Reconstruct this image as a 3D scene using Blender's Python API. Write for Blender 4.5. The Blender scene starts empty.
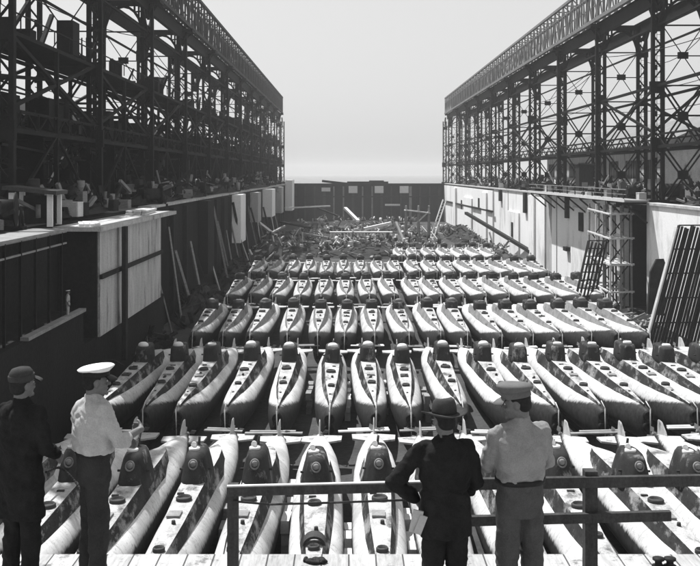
import bpy, math, random
from mathutils import Vector, Matrix, Euler
R = math.radians
random.seed(7)
S = bpy.context.scene
COL = S.collection
CAMZ = 16.0
F = 1000.0           # focal length in photograph pixels (700 px wide)
VX, VY = 348.0, 174.0
def at(px, py, d):   # photograph position and a measured distance -> world point
    return Vector(((px - VX) * d / F, d, CAMZ - (py - VY) * d / F))

# ------------------------------------------------------------------ materials
def new_mat(name):
    m = bpy.data.materials.new(name); m.use_nodes = True
    nt = m.node_tree; nt.nodes.clear()
    out = nt.nodes.new('ShaderNodeOutputMaterial')
    b = nt.nodes.new('ShaderNodeBsdfPrincipled')
    nt.links.new(b.outputs[0], out.inputs[0])
    return m, nt, b
def noise(nt, vec, scale, detail=5, rough=.6, stretch=None):
    if stretch:
        mp = nt.nodes.new('ShaderNodeMapping'); mp.inputs['Scale'].default_value = stretch
        nt.links.new(vec, mp.inputs[0]); vec = mp.outputs[0]
    n = nt.nodes.new('ShaderNodeTexNoise'); n.inputs['Scale'].default_value = scale
    n.inputs['Detail'].default_value = detail; n.inputs['Roughness'].default_value = rough
    nt.links.new(vec, n.inputs['Vector'])
    return n.outputs[0]
def ramp(nt, fac, stops):
    r = nt.nodes.new('ShaderNodeValToRGB')
    e = r.color_ramp.elements
    while len(e) < len(stops): e.new(.5)
    for k, (p, v) in enumerate(stops):
        e[k].position = p; e[k].color = (v, v, v, 1)
    nt.links.new(fac, r.inputs[0]); return r.outputs[0]
def mix(nt, fac, a, b, mode='MIX'):
    m = nt.nodes.new('ShaderNodeMix'); m.data_type = 'RGBA'; m.blend_type = mode
    for i, v in ((0, fac), (6, a), (7, b)):
        if isinstance(v, (int, float)): m.inputs[i].default_value = v if i == 0 else (v, v, v, 1)
        else: nt.links.new(v, m.inputs[i])
    return m.outputs[2]
def coords(nt):
    t = nt.nodes.new('ShaderNodeTexCoord'); return t.outputs['Object']
def bump(nt, b, h, strength=.3, dist=.02):
    n = nt.nodes.new('ShaderNodeBump'); n.inputs['Strength'].default_value = strength
    n.inputs['Distance'].default_value = dist
    nt.links.new(h, n.inputs['Height']); nt.links.new(n.outputs[0], b.inputs['Normal'])
def mat(name, lo, hi, scale=2., rough=.8, stretch=None, bs=.3, bd=.02, metal=0., fine=14., spots=None, spot=(.56, .66)):
    m, nt, b = new_mat(name)
    co = coords(nt)
    oi = nt.nodes.new('ShaderNodeObjectInfo')
    add = nt.nodes.new('ShaderNodeVectorMath'); add.operation = 'ADD'
    mul = nt.nodes.new('ShaderNodeVectorMath'); mul.operation = 'SCALE'; mul.inputs['Scale'].default_value = 37.
    nt.links.new(oi.outputs['Location'], mul.inputs[0])
    nt.links.new(co, add.inputs[0]); nt.links.new(mul.outputs[0], add.inputs[1])
    co = add.outputs[0]
    n = noise(nt, co, scale, 6, .65, stretch)
    c = ramp(nt, n, [(.3, lo), (.7, hi)])
    n2 = noise(nt, co, scale * fine, 3, .6)
    c = mix(nt, .35, c, ramp(nt, n2, [(.3, lo * .8), (.7, hi * 1.1)]))
    if spots is not None:
        n3 = noise(nt, co, scale * .6, 7, .7, stretch)
        c = mix(nt, ramp(nt, n3, [(spot[0], 0), (spot[1], 1)]), c, spots)
    nt.links.new(c, b.inputs['Base Color'])
    b.inputs['Roughness'].default_value = rough; b.inputs['Metallic'].default_value = metal
    b.inputs['Specular IOR Level'].default_value = .06 if hi < .12 else .25
    if bs: bump(nt, b, n2, bs, bd)
    return m
M = {}
M['steel'] = mat('gantry_steel', .004, .016, .6, .7, bs=.2)
M['steel_pale'] = mat('girder_steel', .10, .22, .5, .7, bs=.2)
M['steel_mid'] = mat('weathered_steel', .03, .07, .5, .7, bs=.2)
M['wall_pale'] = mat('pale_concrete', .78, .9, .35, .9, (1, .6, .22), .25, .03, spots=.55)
M['wall_dark'] = mat('shaded_concrete', .008, .024, .3, .9, (1, .6, .3), .4, .05)  # near-black tone carries the left wall's shade
M['wall_mid'] = mat('weathered_concrete', .24, .55, .7, .9, (1, 1.6, .3), .5, .05, spots=.07)
M['floor'] = mat('dock_floor_concrete', .03, .09, .25, .9, None, .3, .03)
M['quay'] = mat('quay_concrete', .1, .22, .4, .9)
M['deck_plank'] = mat('platform_boards', .36, .62, 1.2, .85, (1, 8, 1), .3, .01)
M['gate'] = mat('gate_steel', .015, .04, .3, .7, (1, 1, .3))
M['timber_dark'] = mat('dark_timber', .012, .035, 1.5, .85, (4, 1, 1))
M['timber'] = mat('timber', .14, .3, 1.5, .85, (1, 1, 5))
M['timber_pale'] = mat('pale_timber', .45, .7, 1.5, .85)
M['white'] = mat('whitewash', .65, .82, 1.5, .8)
M['black'] = mat('black_paint', .012, .03, 2., .6)
M['rail'] = mat('rail_timber', .03, .07, 3., .75, (6, 1, 1))
M['tower'] = mat('tower_paint', .014, .05, 2.2, .65, (1, 1, .6), .4, .012, spots=.2)
M['cap'] = mat('hatch_metal', .6, .78, 3., .5, bs=.1)
M['hatch'] = mat('hatch_dark', .03, .07, 3., .6)
M['tube'] = mat('tube_dark', .008, .02, 3., .6)
M['bronze'] = mat('propeller_bronze', .25, .4, 3., .35, metal=.6)
M['fin'] = mat('fin_paint', .28, .55, 1.6, .7, (1, 1, .6), .2, .01, spots=.1)
M['rust'] = mat('rusty_scrap', .012, .045, 1.2, .8)
M['scrap_mid'] = mat('grey_scrap', .12, .3, 1., .8)
M['casing_side_shade'] = mat('casing_side_shade_paint', .012, .06, 1.1, .8, (1, .9, 1.6), .3, .012, spots=.3, spot=(.5, .62))  # dark tone paints the shade of the casing sides
M['casing_dusty_shade'] = mat('casing_dusty_shade_paint', .1, .36, 1.2, .75, (1, .8, 1.5), .3, .012, spots=.06)  # dusty casing sides with a weaker shade painted in
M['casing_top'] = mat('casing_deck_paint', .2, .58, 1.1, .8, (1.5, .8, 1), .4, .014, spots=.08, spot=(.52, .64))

def hull_mat():
    m, nt, b = new_mat('hull_paint')
    co = coords(nt)
    oi = nt.nodes.new('ShaderNodeObjectInfo')
    rnd = oi.outputs['Random']
    mul = nt.nodes.new('ShaderNodeVectorMath'); mul.operation = 'SCALE'; mul.inputs['Scale'].default_value = 3.7
    nt.links.new(oi.outputs['Location'], mul.inputs[0])
    add = nt.nodes.new('ShaderNodeVectorMath'); add.operation = 'ADD'
    nt.links.new(co, add.inputs[0]); nt.links.new(mul.outputs[0], add.inputs[1])
    v = add.outputs[0]
    n1 = noise(nt, v, .8, 6, .65)
    n2 = noise(nt, v, 1.6, 6, .7, (1.2, 3.2, .35))      # run-off streaks
    n3 = noise(nt, v, 18, 3, .6)
    n0 = noise(nt, v, .32, 3, .55, (1.5, 1, 1.2))
    n4 = noise(nt, v, 5, 6, .75, (1.5, .6, .5))
    up = ramp(nt, n1, [(.3, .62), (.7, .86)])
    up = mix(nt, ramp(nt, n2, [(.52, 0), (.66, .5)]), up, .2)
    up = mix(nt, ramp(nt, n0, [(.5, 0), (.66, .5)]), up, .24)
    up = mix(nt, ramp(nt, n4, [(.55, 0), (.68, .7)]), up, .12)
    up = mix(nt, .25, up, ramp(nt, n3, [(.3, .35), (.7, .8)]))
    sx = nt.nodes.new('ShaderNodeSeparateXYZ'); nt.links.new(co, sx.inputs[0])
    wob = nt.nodes.new('ShaderNodeMath'); wob.operation = 'MULTIPLY_ADD'; wob.inputs[1].default_value = .62; nt.links.new(sx.outputs[1], wob.inputs[0]); nt.links.new(rnd, wob.inputs[2])
    fr = nt.nodes.new('ShaderNodeMath'); fr.operation = 'FRACT'; nt.links.new(wob.outputs[0], fr.inputs[0])
    up = mix(nt, ramp(nt, fr.outputs[0], [(.0, .32), (.018, .32), (.026, 0), (1, 0)]), up, .1)
    n5 = noise(nt, v, 11, 4, .8, (2.4, 2.4, .25))
    up = mix(nt, ramp(nt, n5, [(.6, 0), (.68, .45)]), up, .1)
    fl = nt.nodes.new('ShaderNodeMath'); fl.operation = 'FLOOR'; nt.links.new(wob.outputs[0], fl.inputs[0])
    wn = nt.nodes.new('ShaderNodeTexWhiteNoise'); wn.noise_dimensions = '2D'; cb = nt.nodes.new('ShaderNodeCombineXYZ'); nt.links.new(fl.outputs[0], cb.inputs[0]); nt.links.new(rnd, cb.inputs[1]); nt.links.new(cb.outputs[0], wn.inputs['Vector'])
    up = mix(nt, 1., up, ramp(nt, wn.outputs[0], [(0, .8), (1, 1.)]), 'MULTIPLY')
    tone = ramp(nt, rnd, [(0, .78), (1, 1.)])
    up = mix(nt, 1., up, tone, 'MULTIPLY')
    low = ramp(nt, n4, [(.35, .015), (.7, .05)])  # dark lower paint that also stands in for the sides' shade
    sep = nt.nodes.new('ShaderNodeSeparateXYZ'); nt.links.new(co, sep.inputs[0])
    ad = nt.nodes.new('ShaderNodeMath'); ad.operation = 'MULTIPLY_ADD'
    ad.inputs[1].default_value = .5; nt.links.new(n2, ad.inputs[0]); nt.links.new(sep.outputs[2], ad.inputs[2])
    bow_shade = nt.nodes.new('ShaderNodeMapRange'); bow_shade.inputs[1].default_value = -7.5; bow_shade.inputs[2].default_value = -12.4  # lifts the dark paint at the bow, painting in its shade
    bow_shade.inputs[3].default_value = 0; bow_shade.inputs[4].default_value = .9
    nt.links.new(sep.outputs[1], bow_shade.inputs[0])
    sb = nt.nodes.new('ShaderNodeMath'); sb.operation = 'SUBTRACT'; nt.links.new(ad.outputs[0], sb.inputs[0]); nt.links.new(bow_shade.outputs[0], sb.inputs[1])
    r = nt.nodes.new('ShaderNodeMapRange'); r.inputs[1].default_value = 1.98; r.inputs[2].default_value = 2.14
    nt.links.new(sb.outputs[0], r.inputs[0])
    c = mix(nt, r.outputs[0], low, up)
    b.inputs['Specular IOR Level'].default_value = .1
    nt.links.new(c, b.inputs['Base Color'])
    b.inputs['Roughness'].default_value = .55
    bump(nt, b, n3, .12, .01)
    return m
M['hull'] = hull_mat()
# people
M['skin'] = mat('skin', .1, .15, 6., .55, bs=.1, bd=.003)
M['hair'] = mat('hair', .012, .03, 40., .6, bs=.3, bd=.004)
M['shirt'] = mat('light_shirt', .26, .42, 8., .85, bs=.35, bd=.006)
M['khaki_shirt'] = mat('khaki_shirt', .15, .26, 8., .85, bs=.35, bd=.006)
M['khaki'] = mat('khaki_trousers', .045, .085, 8., .85, bs=.35, bd=.006)
M['dark_cloth'] = mat('dark_cloth', .009, .024, 8., .9, bs=.35, bd=.006)
M['felt'] = mat('felt', .03, .06, 10., .9, bs=.2, bd=.004)
M['capcloth'] = mat('cap_cloth', .08, .13, 10., .85, bs=.2, bd=.004)
M['navy_cloth'] = mat('navy_trousers', .022, .045, 8., .85, bs=.35, bd=.006)
M['leather'] = mat('leather', .012, .03, 10., .45, bs=.1, bd=.003)
M['paper'] = mat('paper', .3, .4, 10., .8, bs=.05)
M['eye'] = mat('eye_white', .5, .6, 10., .3, bs=0)

# ------------------------------------------------------------------ mesh builder
class MB:
    def __init__(s): s.v = []; s.f = []; s.mi = []; s.sm = []
    def add(s, vs, fs, mi=0, sm=False):
        o = len(s.v); s.v += [tuple(v) for v in vs]
        for f in fs: s.f.append([i + o for i in f]); s.mi.append(mi); s.sm.append(sm)
    def box(s, c, sz, rot=None, mi=0, taper=1.):
        c = Vector(c); hx, hy, hz = (k / 2 for k in sz)
        vs = []
        for z, t in ((-hz, 1), (hz, taper)):
            for x, y in ((-hx, -hy), (hx, -hy), (hx, hy), (-hx, hy)): vs.append(Vector((x * t, y * t, z)))
        if rot is not None:
            if not isinstance(rot, Matrix): rot = Euler(rot).to_matrix()
            vs = [rot @ v for v in vs]
        s.add([v + c for v in vs], [(3, 2, 1, 0), (4, 5, 6, 7), (0, 1, 5, 4), (1, 2, 6, 5), (2, 3, 7, 6), (3, 0, 4, 7)], mi)
    def beam(s, p, q, w, h=None, mi=0, up=(0, 0, 1)):
        p = Vector(p); q = Vector(q); h = w if h is None else h
        a = q - p; L = a.length
        if L < 1e-6: return
        a.normalize(); u = Vector(up)
        if abs(a.dot(u)) > .98: u = Vector((0, 1, 0))
        x = a.cross(u).normalized(); z = x.cross(a)
        rot = Matrix((x, a, z)).transposed()
        s.box((p + q) / 2, (w, L, h), rot, mi)
    def loft(s, rings, cap=True, mi=0, sm=True, closed=True):
        n = len(rings[0]); o = len(s.v)
        vs = [v for r in rings for v in r]; fs = []
        for i in range(len(rings) - 1):
            for j in range(n if closed else n - 1):
                k = (j + 1) % n
                fs.append((i * n + j, i * n + k, (i + 1) * n + k, (i + 1) * n + j))
        s.add(vs, fs, mi, sm)
        if cap:
            b = len(s.f)
            s.f.append([o + i for i in range(n)][::-1]); s.mi.append(mi); s.sm.append(False)
            s.f.append([o + (len(rings) - 1) * n + i for i in range(n)]); s.mi.append(mi); s.sm.append(False)
    def tube(s, p, q, r1, r2=None, n=10, mi=0, cap=True, sm=True):
        r2 = r1 if r2 is None else r2
        p = Vector(p); q = Vector(q); a = (q - p).normalized()
        u = Vector((0, 0, 1)) if abs(a.z) < .95 else Vector((1, 0, 0))
        x = a.cross(u).normalized(); y = a.cross(x)
        rg = lambda c, r: [c + (x * math.cos(2 * math.pi * k / n) + y * math.sin(2 * math.pi * k / n)) * r for k in range(n)]
        s.loft([rg(p, r1), rg(q, r2)], cap, mi, sm)
    def poly(s, pts, r, n=6, mi=0):
        for a, b in zip(pts[:-1], pts[1:]): s.tube(a, b, r, r, n, mi)
    def lathe(s, c, prof, n=16, mi=0, axis='z', sm=True, sq=(1, 1)):
        c = Vector(c); rings = []
        for r, h in prof:
            ring = []
            for k in range(n):
                t = 2 * math.pi * k / n; a, b = r * math.cos(t) * sq[0], r * math.sin(t) * sq[1]
                ring.append(c + (Vector((a, b, h)) if axis == 'z' else Vector((a, h, b)) if axis == 'y' else Vector((h, a, b))))
            rings.append(ring)
        s.loft(rings, True, mi, sm)
    def ell(s, c, rad, rot=None, n=16, m=10, mi=0):
        c = Vector(c); rings = []
        if rot is not None and not isinstance(rot, Matrix): rot = Euler(rot).to_matrix()
        for i in range(m + 1):
            t = math.pi * (i + .02) / (m + .04)
            ring = []
            for k in range(n):
                p = 2 * math.pi * k / n
                v = Vector((rad[0] * math.sin(t) * math.cos(p), rad[1] * math.sin(t) * math.sin(p), -rad[2] * math.cos(t)))
                ring.append(c + (rot @ v if rot is not None else v))
            rings.append(ring)
        s.loft(rings, True, mi, True)
    def cap(s, p, q, r1, r2, n=14):      # tapered capsule, closed
        p = Vector(p); q = Vector(q); a = q - p
        a = a.normalized() if a.length > 1e-6 else Vector((0, 0, 1))
        u = Vector((0, 0, 1)) if abs(a.z) < .95 else Vector((1, 0, 0))
        x = a.cross(u).normalized(); y = a.cross(x)
        rings = []
        for k in range(5):
            t = math.pi / 2 * (1 - k / 4) * .985; rings.append((p - a * r1 * math.sin(t), r1 * math.cos(t)))
        for k in range(5):
            t = math.pi / 2 * (k / 4) * .985; rings.append((q + a * r2 * math.sin(t), r2 * math.cos(t)))
        s.loft([[c + (x * math.cos(2 * math.pi * j / n) + y * math.sin(2 * math.pi * j / n)) * r for j in range(n)] for c, r in rings])
    def mesh(s, name, mats):
        me = bpy.data.meshes.new(name); me.from_pydata(s.v, [], s.f)
        for m in (mats if isinstance(mats, (list, tuple)) else [mats]): me.materials.append(m)
        me.polygons.foreach_set('material_index', s.mi); me.polygons.foreach_set('use_smooth', s.sm)
        me.update(); return me
    def build(s, name, mats, parent=None, loc=None, rot=None):
        o = bpy.data.objects.new(name, s.mesh(name, mats)); COL.objects.link(o)
        if parent: o.parent = parent
        if loc is not None: o.location = loc
        if rot is not None: o.rotation_euler = rot
        return o
V_ = Vector
def tag(o, label=None, cat=None, group=None, kind=None):
    if label: o['label'] = label
    if cat: o['category'] = cat
    if group: o['group'] = group
    if kind: o['kind'] = kind
    return o
def empty(name, loc, rz=0., label=None, cat=None, group=None):
    o = bpy.data.objects.new(name, None); COL.objects.link(o); o.empty_display_size = .3
    o.location = loc; o.rotation_euler = (0, 0, rz)
    return tag(o, label, cat, group)
KIDS = {}
def copy_tree(o, parent=None):
    c = o.copy(); COL.objects.link(c)
    if parent: c.parent = parent
    for ch in list(o.children): copy_tree(ch, c)
    return c
ORD = 'zeroth first second third fourth fifth sixth seventh eighth ninth tenth eleventh twelfth thirteenth fourteenth fifteenth sixteenth seventeenth eighteenth'.split()

# ------------------------------------------------------------------ camera, light
cam = bpy.data.cameras.new('camera'); co = bpy.data.objects.new('camera', cam); COL.objects.link(co)
co.location = (0, 0, CAMZ); co.rotation_euler = (R(90), 0, 0)
cam.sensor_width = 36; cam.lens = 36 * F / 700
cam.shift_y = -(283 - VY) / 700; cam.shift_x = (350 - VX) / 700
cam.clip_end = 20000; S.camera = co
SUN_EL, SUN_AZ = 59, -36      # azimuth from straight ahead, negative = towards the left
w = bpy.data.worlds.new('World'); S.world = w; w.use_nodes = True
nt = w.node_tree; bg = nt.nodes['Background']
sky = nt.nodes.new('ShaderNodeTexSky'); sky.sky_type = 'NISHITA'; sky.sun_disc = False
sky.sun_elevation = R(SUN_EL); sky.sun_rotation = R(SUN_AZ); sky.dust_density = 4; sky.air_density = 1.; sky.ozone_density = 1.
bw = nt.nodes.new('ShaderNodeRGBToBW'); nt.links.new(sky.outputs[0], bw.inputs[0])      # a black-and-white place
pw = nt.nodes.new('ShaderNodeMath'); pw.operation = 'POWER'; pw.inputs[1].default_value = .25
ml = nt.nodes.new('ShaderNodeMath'); ml.operation = 'MULTIPLY'; ml.inputs[1].default_value = 4.05
nt.links.new(bw.outputs[0], pw.inputs[0]); nt.links.new(pw.outputs[0], ml.inputs[0]); nt.links.new(ml.outputs[0], bg.inputs[0])
bg.inputs[1].default_value = .085
sl = bpy.data.lights.new('sun', 'SUN'); sl.energy = 4.8; sl.angle = R(.5); sl.color = (1, 1, 1)
so = bpy.data.objects.new('sun', sl); COL.objects.link(so)
sd = Vector((math.sin(R(SUN_AZ)) * math.cos(R(SUN_EL)), math.cos(R(SUN_AZ)) * math.cos(R(SUN_EL)), math.sin(R(SUN_EL))))
so.rotation_euler = sd.to_track_quat('Z', 'Y').to_euler(); so.location = sd * 300
S.view_settings.view_transform = 'Standard'; S.view_settings.look = 'None'
S.view_settings.exposure = 0.6; S.view_settings.gamma = 1
S.cycles.max_bounces = 6; S.cycles.diffuse_bounces = 3; S.cycles.volume_bounces = 0
S.cycles.use_denoising = True

# ------------------------------------------------------------------ setting
XL, XR, QZ, GATE = -19.5, 33.0, 12.6, 340.0
def slab(name, x0, x1, y0, y1, z0, z1, m):
    b = MB(); b.box(((x0 + x1) / 2, (y0 + y1) / 2, (z0 + z1) / 2), (x1 - x0, y1 - y0, z1 - z0))
    return tag(b.build(name, m), kind='structure')
slab('dock_floor', XL - 3, XR + 6, 6, GATE + 4, -.6, 0, M['floor'])
slab('quay_left', -420, XL - .9, -60, 372, QZ - .5, QZ - .02, M['quay'])
slab('quay_right', XR + .9, 420, -60, 372, QZ - .5, QZ - .02, M['quay'])
slab('platform', XL - .9, XR + .9, -60, 8.68, QZ - .45, QZ + .1, M['deck_plank'])
def plank_mat():
    m, nt, b = new_mat('platform_planks'); co = coords(nt)
    sx = nt.nodes.new('ShaderNodeSeparateXYZ'); nt.links.new(co, sx.inputs[0])
    sc_ = nt.nodes.new('ShaderNodeMath'); sc_.operation = 'MULTIPLY'; sc_.inputs[1].default_value = 4.3; nt.links.new(sx.outputs[0], sc_.inputs[0])
    fr = nt.nodes.new('ShaderNodeMath'); fr.operation = 'FRACT'; nt.links.new(sc_.outputs[0], fr.inputs[0])
    fl = nt.nodes.new('ShaderNodeMath'); fl.operation = 'FLOOR'; nt.links.new(sc_.outputs[0], fl.inputs[0])
    wn = nt.nodes.new('ShaderNodeTexWhiteNoise'); wn.noise_dimensions = '1D'; nt.links.new(fl.outputs[0], wn.inputs['W'])
    g = noise(nt, co, 3, 8, .7, (9, 1, 1)); c = ramp(nt, g, [(.3, .3), (.7, .58)])
    c = mix(nt, 1., c, ramp(nt, wn.outputs[0], [(0, .7), (1, 1)]), 'MULTIPLY')
    d = noise(nt, co, 5, 7, .75); c = mix(nt, ramp(nt, d, [(.56, 0), (.64, .8)]), c, .1)
    c = mix(nt, ramp(nt, fr.outputs[0], [(0, .9), (.05, .9), (.07, 0), (1, 0)]), c, .03)
    nt.links.new(c, b.inputs['Base Color']); b.inputs['Roughness'].default_value = .85; b.inputs['Specular IOR Level'].default_value = .2
    bump(nt, b, g, .4, .01); return m
bpy.data.objects['platform'].data.materials[0] = plank_mat()
PZ = QZ + .1
mw, nt_, b_ = new_mat('harbour_water'); b_.inputs['Base Color'].default_value = (.12, .12, .12, 1); b_.inputs['Roughness'].default_value = .25
bump(nt_, b_, noise(nt_, coords(nt_), .5, 4), .25, .2)
b = MB(); b.box((0, 372 + 1800, 10.3), (5200, 3600, .6)); tag(b.build('harbour_water', mw), kind='structure')
b = MB(); b.box((0, 1800, -1.2), (5200, 4000, .5)); tag(b.build('ground', M['floor']), kind='structure')

# dock walls (things)
rw = empty('dock_wall', (XR, 200, 0), 0, 'long bright pale concrete dock wall with a dark recess under the scaffold', 'dock wall')
def wpart(name, parent, x0, x1, y0, y1, z0, z1, m):
    o = parent.location; b = MB(); b.box(((x0 + x1) / 2 - o.x, (y0 + y1) / 2 - o.y, (z0 + z1) / 2 - o.z), (x1 - x0, y1 - y0, z1 - z0))
    return b.build(name, m, parent)
wpart('wall_panel', rw, XR, XR + 1, 8, 110.5, 0, QZ, M['wall_pale'])
wpart('wall_panel', rw, XR, XR + 1, 121, 162, 0, QZ, M['wall_pale'])
wpart('wall_panel', rw, XR + .25, XR + 1, 162, 168, 0, QZ, M['wall_mid'])
wpart('wall_panel', rw, XR, XR + 1, 168, 226, 0, QZ, M['wall_pale'])
wpart('wall_panel', rw, XR - .35, XR + 1, 226, GATE, 0, QZ - .4, M['wall_pale'])
wpart('recess', rw, XR + 3.6, XR + 4.4, 109, 122, 0, QZ - .6, M['black'])  # recess back and far side blackened, shade put into the colour
wpart('recess_shade_roof', rw, XR - .6, XR + 4.4, 110.52, 120.98, QZ - .59, QZ - .05, M['timber_dark'])  # roof added to keep sky light out of the recess
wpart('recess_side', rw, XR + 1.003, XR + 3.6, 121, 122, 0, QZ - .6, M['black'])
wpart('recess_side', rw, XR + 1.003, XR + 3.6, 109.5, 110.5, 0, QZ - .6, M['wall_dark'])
wpart('coping', rw, XR - .2, XR + 1.2, 8, 110.49, QZ, QZ + .25, M['wall_mid'])
wpart('coping', rw, XR - .2, XR + 1.2, 121.01, GATE + 2, QZ, QZ + .25, M['wall_mid'])
wpart('fender', rw, XR - .5, XR - .003, 149, 150.2, 9.4, QZ - .01, M['timber_dark'])
wpart('fender', rw, XR - .6, XR - .003, 148.6, 150.8, 4.5, 5.1, M['timber_dark'])
wpart('fender', rw, XR - .5, XR - .003, 184, 186, 8.8, QZ - .01, M['timber_dark'])
wpart('fender', rw, XR - .5, XR - .003, 214, 216, 10.2, QZ - .01, M['timber_dark'])
b = MB(); b.poly([Vector((-.62, 24, 7.6)), Vector((-.62, 140, 7.0))], .22, 8); b.build('wall_pipe', M['timber_dark'], rw)
for y0_, y1_, z0_, z1_, dx in ((134, 147, 0, 11.2, .25), (176, 181, 0, 12.2, .35), (192, 205, 0, 8.5, .3), (234, 242, 0, 11.6, .75), (262, 280, 0, 9.6, .7), (300, 306, 0, 11.8, .9)):
    wpart('pilaster', rw, XR - dx, XR + .05, y0_, y1_, z0_, z1_, M['wall_pale'])
for y0_, y1_, z0_, z1_ in ((139, 141.5, 8, 10.6), (198, 200, 3.5, 6.4), (248, 251, 7.5, 10), (286, 289, 6, 8.5), (125, 126.6, 5, 9)):
    wpart('niche_shade', rw, XR - .42, XR - .02, y0_, y1_, z0_, z1_, M['wall_dark'])  # dark blocks set on the wall as painted recess shade
for y in (128, 158, 178, 206):
    b = MB(); b.box((-.03, y - 200, 6.3), (.06, .35, 12.5)); b.build('joint_strip', M['scrap_mid'], rw)

lw = empty('dock_wall', (XL, 200, 0), 0, 'long dark shade-toned dock wall with pale buttresses and a ledge', 'dock wall')
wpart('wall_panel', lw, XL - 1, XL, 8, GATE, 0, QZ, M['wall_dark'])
wpart('ledge', lw, XL, -16.8, 10, 63.5, 0, 7.3, M['wall_dark'])
wpart('ledge_sill', lw, -17.05, -16.6, 52, 63.4, 7.303, 7.5, M['scrap_mid'])
wpart('buttress', lw, XL, -16.75, 67.5, 89.5, 5.0, 12.2, M['wall_mid'])
wpart('buttress_end_shade', lw, XL, -16.9, 67.2, 67.497, 4.9, 12.19, M['wall_dark'])  # dark sheet added over the pale end, standing in for shade
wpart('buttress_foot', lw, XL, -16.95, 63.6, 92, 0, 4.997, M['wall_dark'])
wpart('buttress_slab', lw, XL, -16.3, 66, 95, 12.2, 12.5, M['wall_mid'])
wpart('waler', lw, -16.748, -16.55, 67.4, 89.6, 8.9, 9.2, M['timber_dark'])
for y, ww in ((72.4, .8),):
    wpart('pile', lw, -16.39 if ww > .5 else -16.747, -16.1 if ww > .5 else -16.62, y, y + ww, 2.5 if ww > .5 else 5.2, 12.19, M['timber_dark'])
wpart('buttress', lw, XL, -18.0, 168, 176, 4.4, QZ - .1, M['wall_pale'])
wpart('buttress', lw, XL, -17.9, 199, 206, 6.4, QZ - .3, M['wall_mid'])
wpart('buttress', lw, XL, -17.3, 228, 238, 6.2, QZ - .1, M['wall_pale'])
wpart('buttress', lw, XL, -18.2, 130, 136, 3.0, QZ - .1, M['wall_dark'])
wpart('buttress', lw, XL, -17.8, 268, 276, 5.5, QZ - .1, M['wall_mid'])
wpart('buttress', lw, XL, -17.3, 310, 322, 4.6, QZ + 1.5, M['wall_pale'])
wpart('coping', lw, XL - 1.1, XL + .25, 98.01, GATE + 2, QZ, QZ + .22, M['wall_mid'])
for y in range(100, 330, 9):   # timber piles against the dark wall
    if 126 < y < 140 or 166 < y < 184 or 196 < y < 210 or 222 < y < 242 or 264 < y < 280 or y > 300: continue
    wpart('pile', lw, XL + .003, XL + .5, y, y + .5, 0, QZ - .3, M['timber_dark'])

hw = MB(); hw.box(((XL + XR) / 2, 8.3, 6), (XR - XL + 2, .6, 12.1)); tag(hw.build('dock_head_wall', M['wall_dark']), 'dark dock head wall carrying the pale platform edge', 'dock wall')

gt = empty('dock_gate', (6.7, GATE, 0), 0, 'dark ribbed dock gate closing the far end with white panels on it', 'dock gate')
b = MB(); b.box((0, 1.2, 6.4), (XR - XL + 1.6, 2.4, 12.8)); b.build('gate_leaf', M['gate'], gt)
b = MB(); b.box((0, -.35, 12.5), (XR - XL - .8, .7, .5)); b.box((0, -.3, 8.3), (XR - XL - .8, .6, .4)); b.build('walkway', M['gate'], gt)
for k in range(16):
    x = -24.5 + k * 3.25
    b = MB(); b.box((x, -.26, 6), (.5 if k % 3 else .9, .52, 11.6)); b.build('rib', M['scrap_mid'] if k in (4, 5, 7, 8, 12) else M['steel_mid'], gt)
b = MB(); b.box((0, 1.0, 13.1), (14, 1.6, .7)); b.box((3, 1.0, 13.6), (5, 1.2, .4)); b.build('raised_roof', M['gate'], gt)
for px in (326, 353, 379, 404):
    b = MB(); b.box(((px - VX) * .34 - 6.7, -.75, CAMZ - (189.5 - VY) * .34), (3.0, .12, 2.4 if px > 330 else 1.3)); b.build('panel', M['white'], gt)
b = MB(); b.beam(at(322, 181, 341), at(349, 184, 341), .8); tag(b.build('timber_beam', M['timber_dark']), 'dark beam lying on top of the far dock gate', 'beam')

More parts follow.
